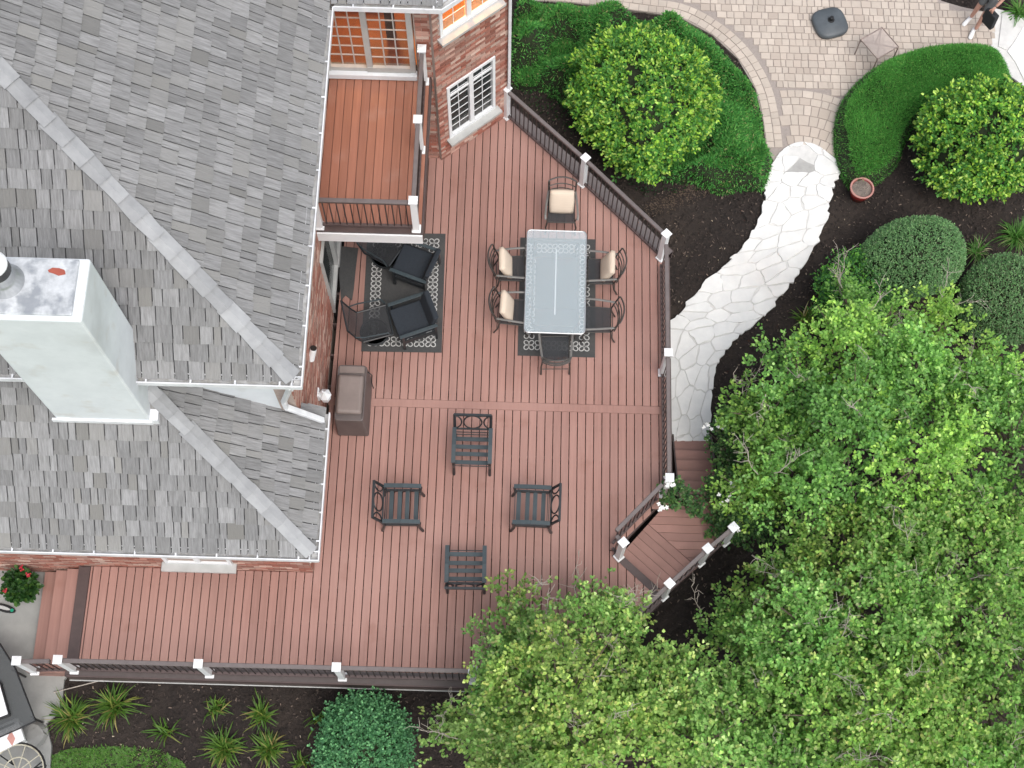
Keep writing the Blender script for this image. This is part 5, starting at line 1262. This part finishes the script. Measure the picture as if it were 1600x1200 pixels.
sl_ = [W(x, y, bz+.003) for x, y in [(-10, 1142), (22, 1128), (23, 1131), (-10, 1146)]]; MB().prism([(p.x, p.y) for p in sl_], bz+.001, bz+.003).build('slot', M['black'], gm)
c = sum(gb_, Vector())/4
for p in gb_: r = p.lerp(c, .15); MB().tube([(r.x, r.y, bz-.1), (r.x, r.y, PADZ)], .02, 6).build('leg', M['white'], gm)
lt = W(27, 1205, PADZ+.45); lz = PADZ+.45
la = thing('lattice_table', 'round wire-topped garden table with spokes and rings', 'garden table', (lt.x, lt.y, PADZ))
M['wire'] = mat('cream_wire', (.45, .43, .34), (.30, .27, .20), scale=12, rough=.5)
for r in (.42, .22): MB().tube([(lt.x+r*math.cos(2*math.pi*k/32), lt.y+r*math.sin(2*math.pi*k/32), lz) for k in range(32)], .012, 6, True).build('ring', M['wire'], la)
MB().tube([(lt.x+.445*math.cos(2*math.pi*k/32), lt.y+.445*math.sin(2*math.pi*k/32), lz-.02) for k in range(32)], .016, 6, True).build('outer_ring', M['black'], la)
for k in range(9):
    a = k*2*math.pi/9; MB().tube([(lt.x+.02*math.cos(a), lt.y+.02*math.sin(a), lz), (lt.x+.43*math.cos(a), lt.y+.43*math.sin(a), lz)], .009, 5).build('spoke', M['wire'], la)
for k in range(3):
    a = k*2.094+.4; MB().tube([(lt.x+.4*math.cos(a), lt.y+.4*math.sin(a), lz-.02), (lt.x+.2*math.cos(a), lt.y+.2*math.sin(a), PADZ+.2), (lt.x+.35*math.cos(a), lt.y+.35*math.sin(a), PADZ+.005)], .012, 6).build('leg', M['black'], la)
q = W(54, 1150, PADZ); st = MB(); st.lathe([(.20, 0), (.23, .05), (.19, .14), (.08, .17)], (q.x, q.y, PADZ), 11)
st.v = [(v[0]+random.uniform(-.025, .025), v[1]+random.uniform(-.02, .02), v[2]) for v in st.v]
at_base('garden_rock', st, M['concrete'], 'grey rounded stone between the lattice table and the daylilies', 'rock')
q = W(61, 1043, PADZ); at_base('fallen_leaf', MB().prism([(q.x-.05, q.y+.02), (q.x-.03, q.y+.05), (q.x+.05, q.y+.045), (q.x+.02, q.y-.01), (q.x-.015, q.y-.055)], PADZ+.001, PADZ+.004), mat('red_leaf', (.42, .03, .04), (.35, .02, .03), rough=.7), 'bright red fallen leaf on the concrete pad', 'leaf')
a, b = W(84, 1082, PADZ+.03), W(178, 1058, -.45); at_base('garden_stake', MB().tube([a, b], .009, 5), M['twig'], 'thin pale stick leaning against the deck edge over the daylilies', 'stick')

# ================================================================== PERSON (legs and shorts in view, rest beyond the frame edge)
pf = W(1517, 42, GR+.05); per = thing('person', 'person in grey shorts and white sneakers standing on the patio', 'person', (pf.x, pf.y, pz+.016))
Fz = pz+.016; f1 = W(1513, 31, Fz+.05); f2 = W(1520, 50, Fz+.05)
hip = Vector(((f1.x+f2.x)/2+.20, (f1.y+f2.y)/2+.12, Fz+.92))
def skin(name, edges, material, parent, sub=2):
    V = []; E = []; Rr = []; key = {}
    def vid(p, r):
        k = tuple(round(c, 4) for c in p)
        if k not in key: key[k] = len(V); V.append(k); Rr.append(r)
        return key[k]
    for (p, r), (q, s) in edges: E.append((vid(p, r), vid(q, s)))
    o_ = ORG[parent]; me = bpy.data.meshes.new(name); me.from_pydata([tuple(Vector(v)-o_) for v in V], E, []); o = link(bpy.data.objects.new(name, me), parent)
    m = o.modifiers.new('skin', 'SKIN'); m.use_smooth_shade = True
    lay = me.skin_vertices[0].data if me.skin_vertices else None
    if lay is None:
        return o
    for i, r in enumerate(Rr): lay[i].radius = (r, r) if not hasattr(r, '__len__') else r
    lay[0].use_root = True
    s = o.modifiers.new('sub', 'SUBSURF'); s.levels = s.render_levels = sub; me.materials.append(material); return o
def mk(name, chains, material, sub=2):
    me = bpy.data.meshes.new('tmp'); ed = []
    for ch in chains:
        for a, b in zip(ch, ch[1:]): ed.append((a, b))
    o_ = ORG[per]; V = []; E = []; Rr = []; key = {}
    for a, b in ed:
        ids = []
        for p, r in (a, b):
            k = tuple(round(float(c), 4) for c in p)
            if k not in key: key[k] = len(V); V.append(tuple(Vector(k)-o_)); Rr.append(r)
            ids.append(key[k])
        E.append(tuple(ids))
    me = bpy.data.meshes.new(name); me.from_pydata(V, E, []); o = link(bpy.data.objects.new(name, me), per)
    bpy.context.view_layer.objects.active = o
    m = o.modifiers.new('skin', 'SKIN'); m.use_smooth_shade = True
    if not me.skin_vertices:
        with bpy.context.temp_override(object=o, active_object=o): 
            try: bpy.ops.mesh.customdata_skin_add()
            except Exception: pass
    for i, r in enumerate(Rr): me.skin_vertices[0].data[i].radius = (r, r)
    me.skin_vertices[0].data[0].use_root = True
    s = o.modifiers.new('sub', 'SUBSURF'); s.levels = s.render_levels = sub; me.materials.append(material); return o
u = Vector((0, 0, 1)); fwd = Vector((-.75, -.55, 0)).normalized(); rt = Vector((fwd.y, -fwd.x, 0))
a1, a2 = f1+fwd*-.05+u*.05, f2+fwd*-.05+u*.05; a1.z = a2.z = Fz+.10
h1, h2 = hip+rt*.09, hip-rt*.09
if (h1-f1).length > (h2-f1).length: h1, h2 = h2, h1
k1 = (a1+h1)/2+fwd*.05; k2 = (a2+h2)/2+fwd*.05
ch_ = hip+u*.30; nk = hip+u*.55+fwd*.02; hd = nk+u*.16+fwd*.03; s1, s2 = nk-u*.06+rt*.18, nk-u*.06-rt*.18
el1, el2 = s1-u*.28+rt*.05, s2-u*.27-rt*.06; w1, w2 = el1-u*.20+fwd*.12, el2-u*.18+fwd*.14
mk('body', [[(hip, .12), (ch_, .13), (nk-u*.06, .09), (nk, .055), (hd, .085), (hd+u*.10, .075)], [(hip, .12), (h1, .085), (k1, .058), (a1, .038)], [(hip, .12), (h2, .085), (k2, .058), (a2, .038)],
            [(nk-u*.06, .09), (s1, .055), (el1, .040), (w1, .030)], [(nk-u*.06, .09), (s2, .055), (el2, .040), (w2, .030)]], M['skin'])
def hand(w, sgn):
    pl = w-u*.06+fwd*.05
    ch = [[(w, .026), (pl, .032)]]
    for k, (o_, ln) in enumerate(((-.027, .065), (-.009, .075), (.009, .07), (.026, .055))): b = pl+rt*o_; ch.append([(pl, .032), (b-u*.03+fwd*.02, .009), (b-u*(.03+ln*.6)+fwd*.02, .008), (b-u*(.03+ln)+fwd*.0, .007)])
    ch.append([(pl, .032), (pl+rt*sgn*.04+fwd*.03-u*.01, .010), (pl+rt*sgn*.035+fwd*.05-u*.045, .008)])
    mk('hand', ch, M['skin'], 1)
hand(w1, -1); hand(w2, 1)
mk('shorts', [[(hip+u*.10, .135), (hip, .14)], [(hip, .14), (h1-u*.02, .11), (h1.lerp(k1, .85), .095)], [(hip, .14), (h2-u*.02, .11), (h2.lerp(k2, .85), .095)]], M['shorts'])
mk('shirt', [[(hip+u*.10, .14), (ch_, .145), (nk-u*.05, .11)], [(nk-u*.05, .11), (s1, .075), (s1.lerp(el1, .6), .065)], [(nk-u*.05, .11), (s2, .075), (s2.lerp(el2, .6), .065)]], M['shirt'])
mk('hair', [[(hd+u*.07-fwd*.03, .075), (hd+u*.13-fwd*.01, .075), (hd+u*.15+fwd*.03, .05)]], M['hair'])
fc = MB()
for sg_ in (-1, 1): fc.lathe([(.004, -.008), (.011, 0), (.004, .008)], hd+u*.05+fwd*.082+rt*sg_*.03, 8)
fc.build('eyes', M['black'], per)
no = MB(); no.tube([hd+u*.05+fwd*.085, hd+u*.02+fwd*.105, hd+u*.01+fwd*.085], [.008, .014, .008], 6); no.build('nose', M['skin'], per, smooth=True)
mo = MB(); mo.tube([hd-u*.02+fwd*.082-rt*.02, hd-u*.022+fwd*.088, hd-u*.02+fwd*.082+rt*.02], .005, 5); mo.build('mouth', M['rim'], per)
for sg_ in (-1, 1): MB().tube([hd+u*.02+rt*sg_*.085, hd+u*.06+rt*sg_*.09], .012, 6).build('ear', M['skin'], per)
for f, yaw in ((f1, 12), (f2, 30)):
    d = Vector((fwd.x*math.cos(R_(yaw))-fwd.y*math.sin(R_(yaw)), fwd.x*math.sin(R_(yaw))+fwd.y*math.cos(R_(yaw)), 0)); e = Vector((-d.y, d.x, 0))
    pr = [(-.10, .032, .09), (-.05, .038, .10), (.03, .042, .075), (.10, .047, .055), (.15, .040, .04), (.17, .02, .025)]
    mb = MB(); nn_ = 10
    for s, w, h_ in pr:
        for k in range(nn_): a = 2*math.pi*k/nn_; mb.v.append(tuple(Vector((f.x, f.y, Fz))+d*s+e*w*math.cos(a)+u*(max(0, h_*(.5+.5*math.sin(a)))+.001)))
    for j in range(len(pr)-1):
        for k in range(nn_): mb.f.append((j*nn_+k, j*nn_+(k+1) % nn_, (j+1)*nn_+(k+1) % nn_, (j+1)*nn_+k))
    mb.f.append(tuple(range(nn_))); mb.f.append(tuple(range(5*nn_, 6*nn_))); mb.build('shoe', M['shoe'], per, smooth=True)
# black bag in the hand
bg_ = (w1 if PX(w1)[0] > PX(w2)[0] else w2); bag = thing('tote_bag', 'black bag held by the person in grey shorts', 'bag', (bg_.x, bg_.y, bg_.z-.60))
mb = MB(); c = bg_-u*.38; mb.add([tuple(c+rt*a*.16*(1-.12*(k > 0))+fwd*b*.06+u*k*.2) for k in (-1, 1) for a, b in ((-1, -1), (1, -1), (1, 1), (-1, 1))], [(0, 3, 2, 1), (4, 5, 6, 7), (0, 1, 5, 4), (1, 2, 6, 5), (2, 3, 7, 6), (3, 0, 4, 7)])
mb.build('bag_body', M['shirt'], bag, bevel=.02, seg=2)
MB().tube([c+u*.2-rt*.08, bg_-u*.10+fwd*.05, c+u*.2+rt*.08], .010, 5).build('handle', M['shirt'], bag)
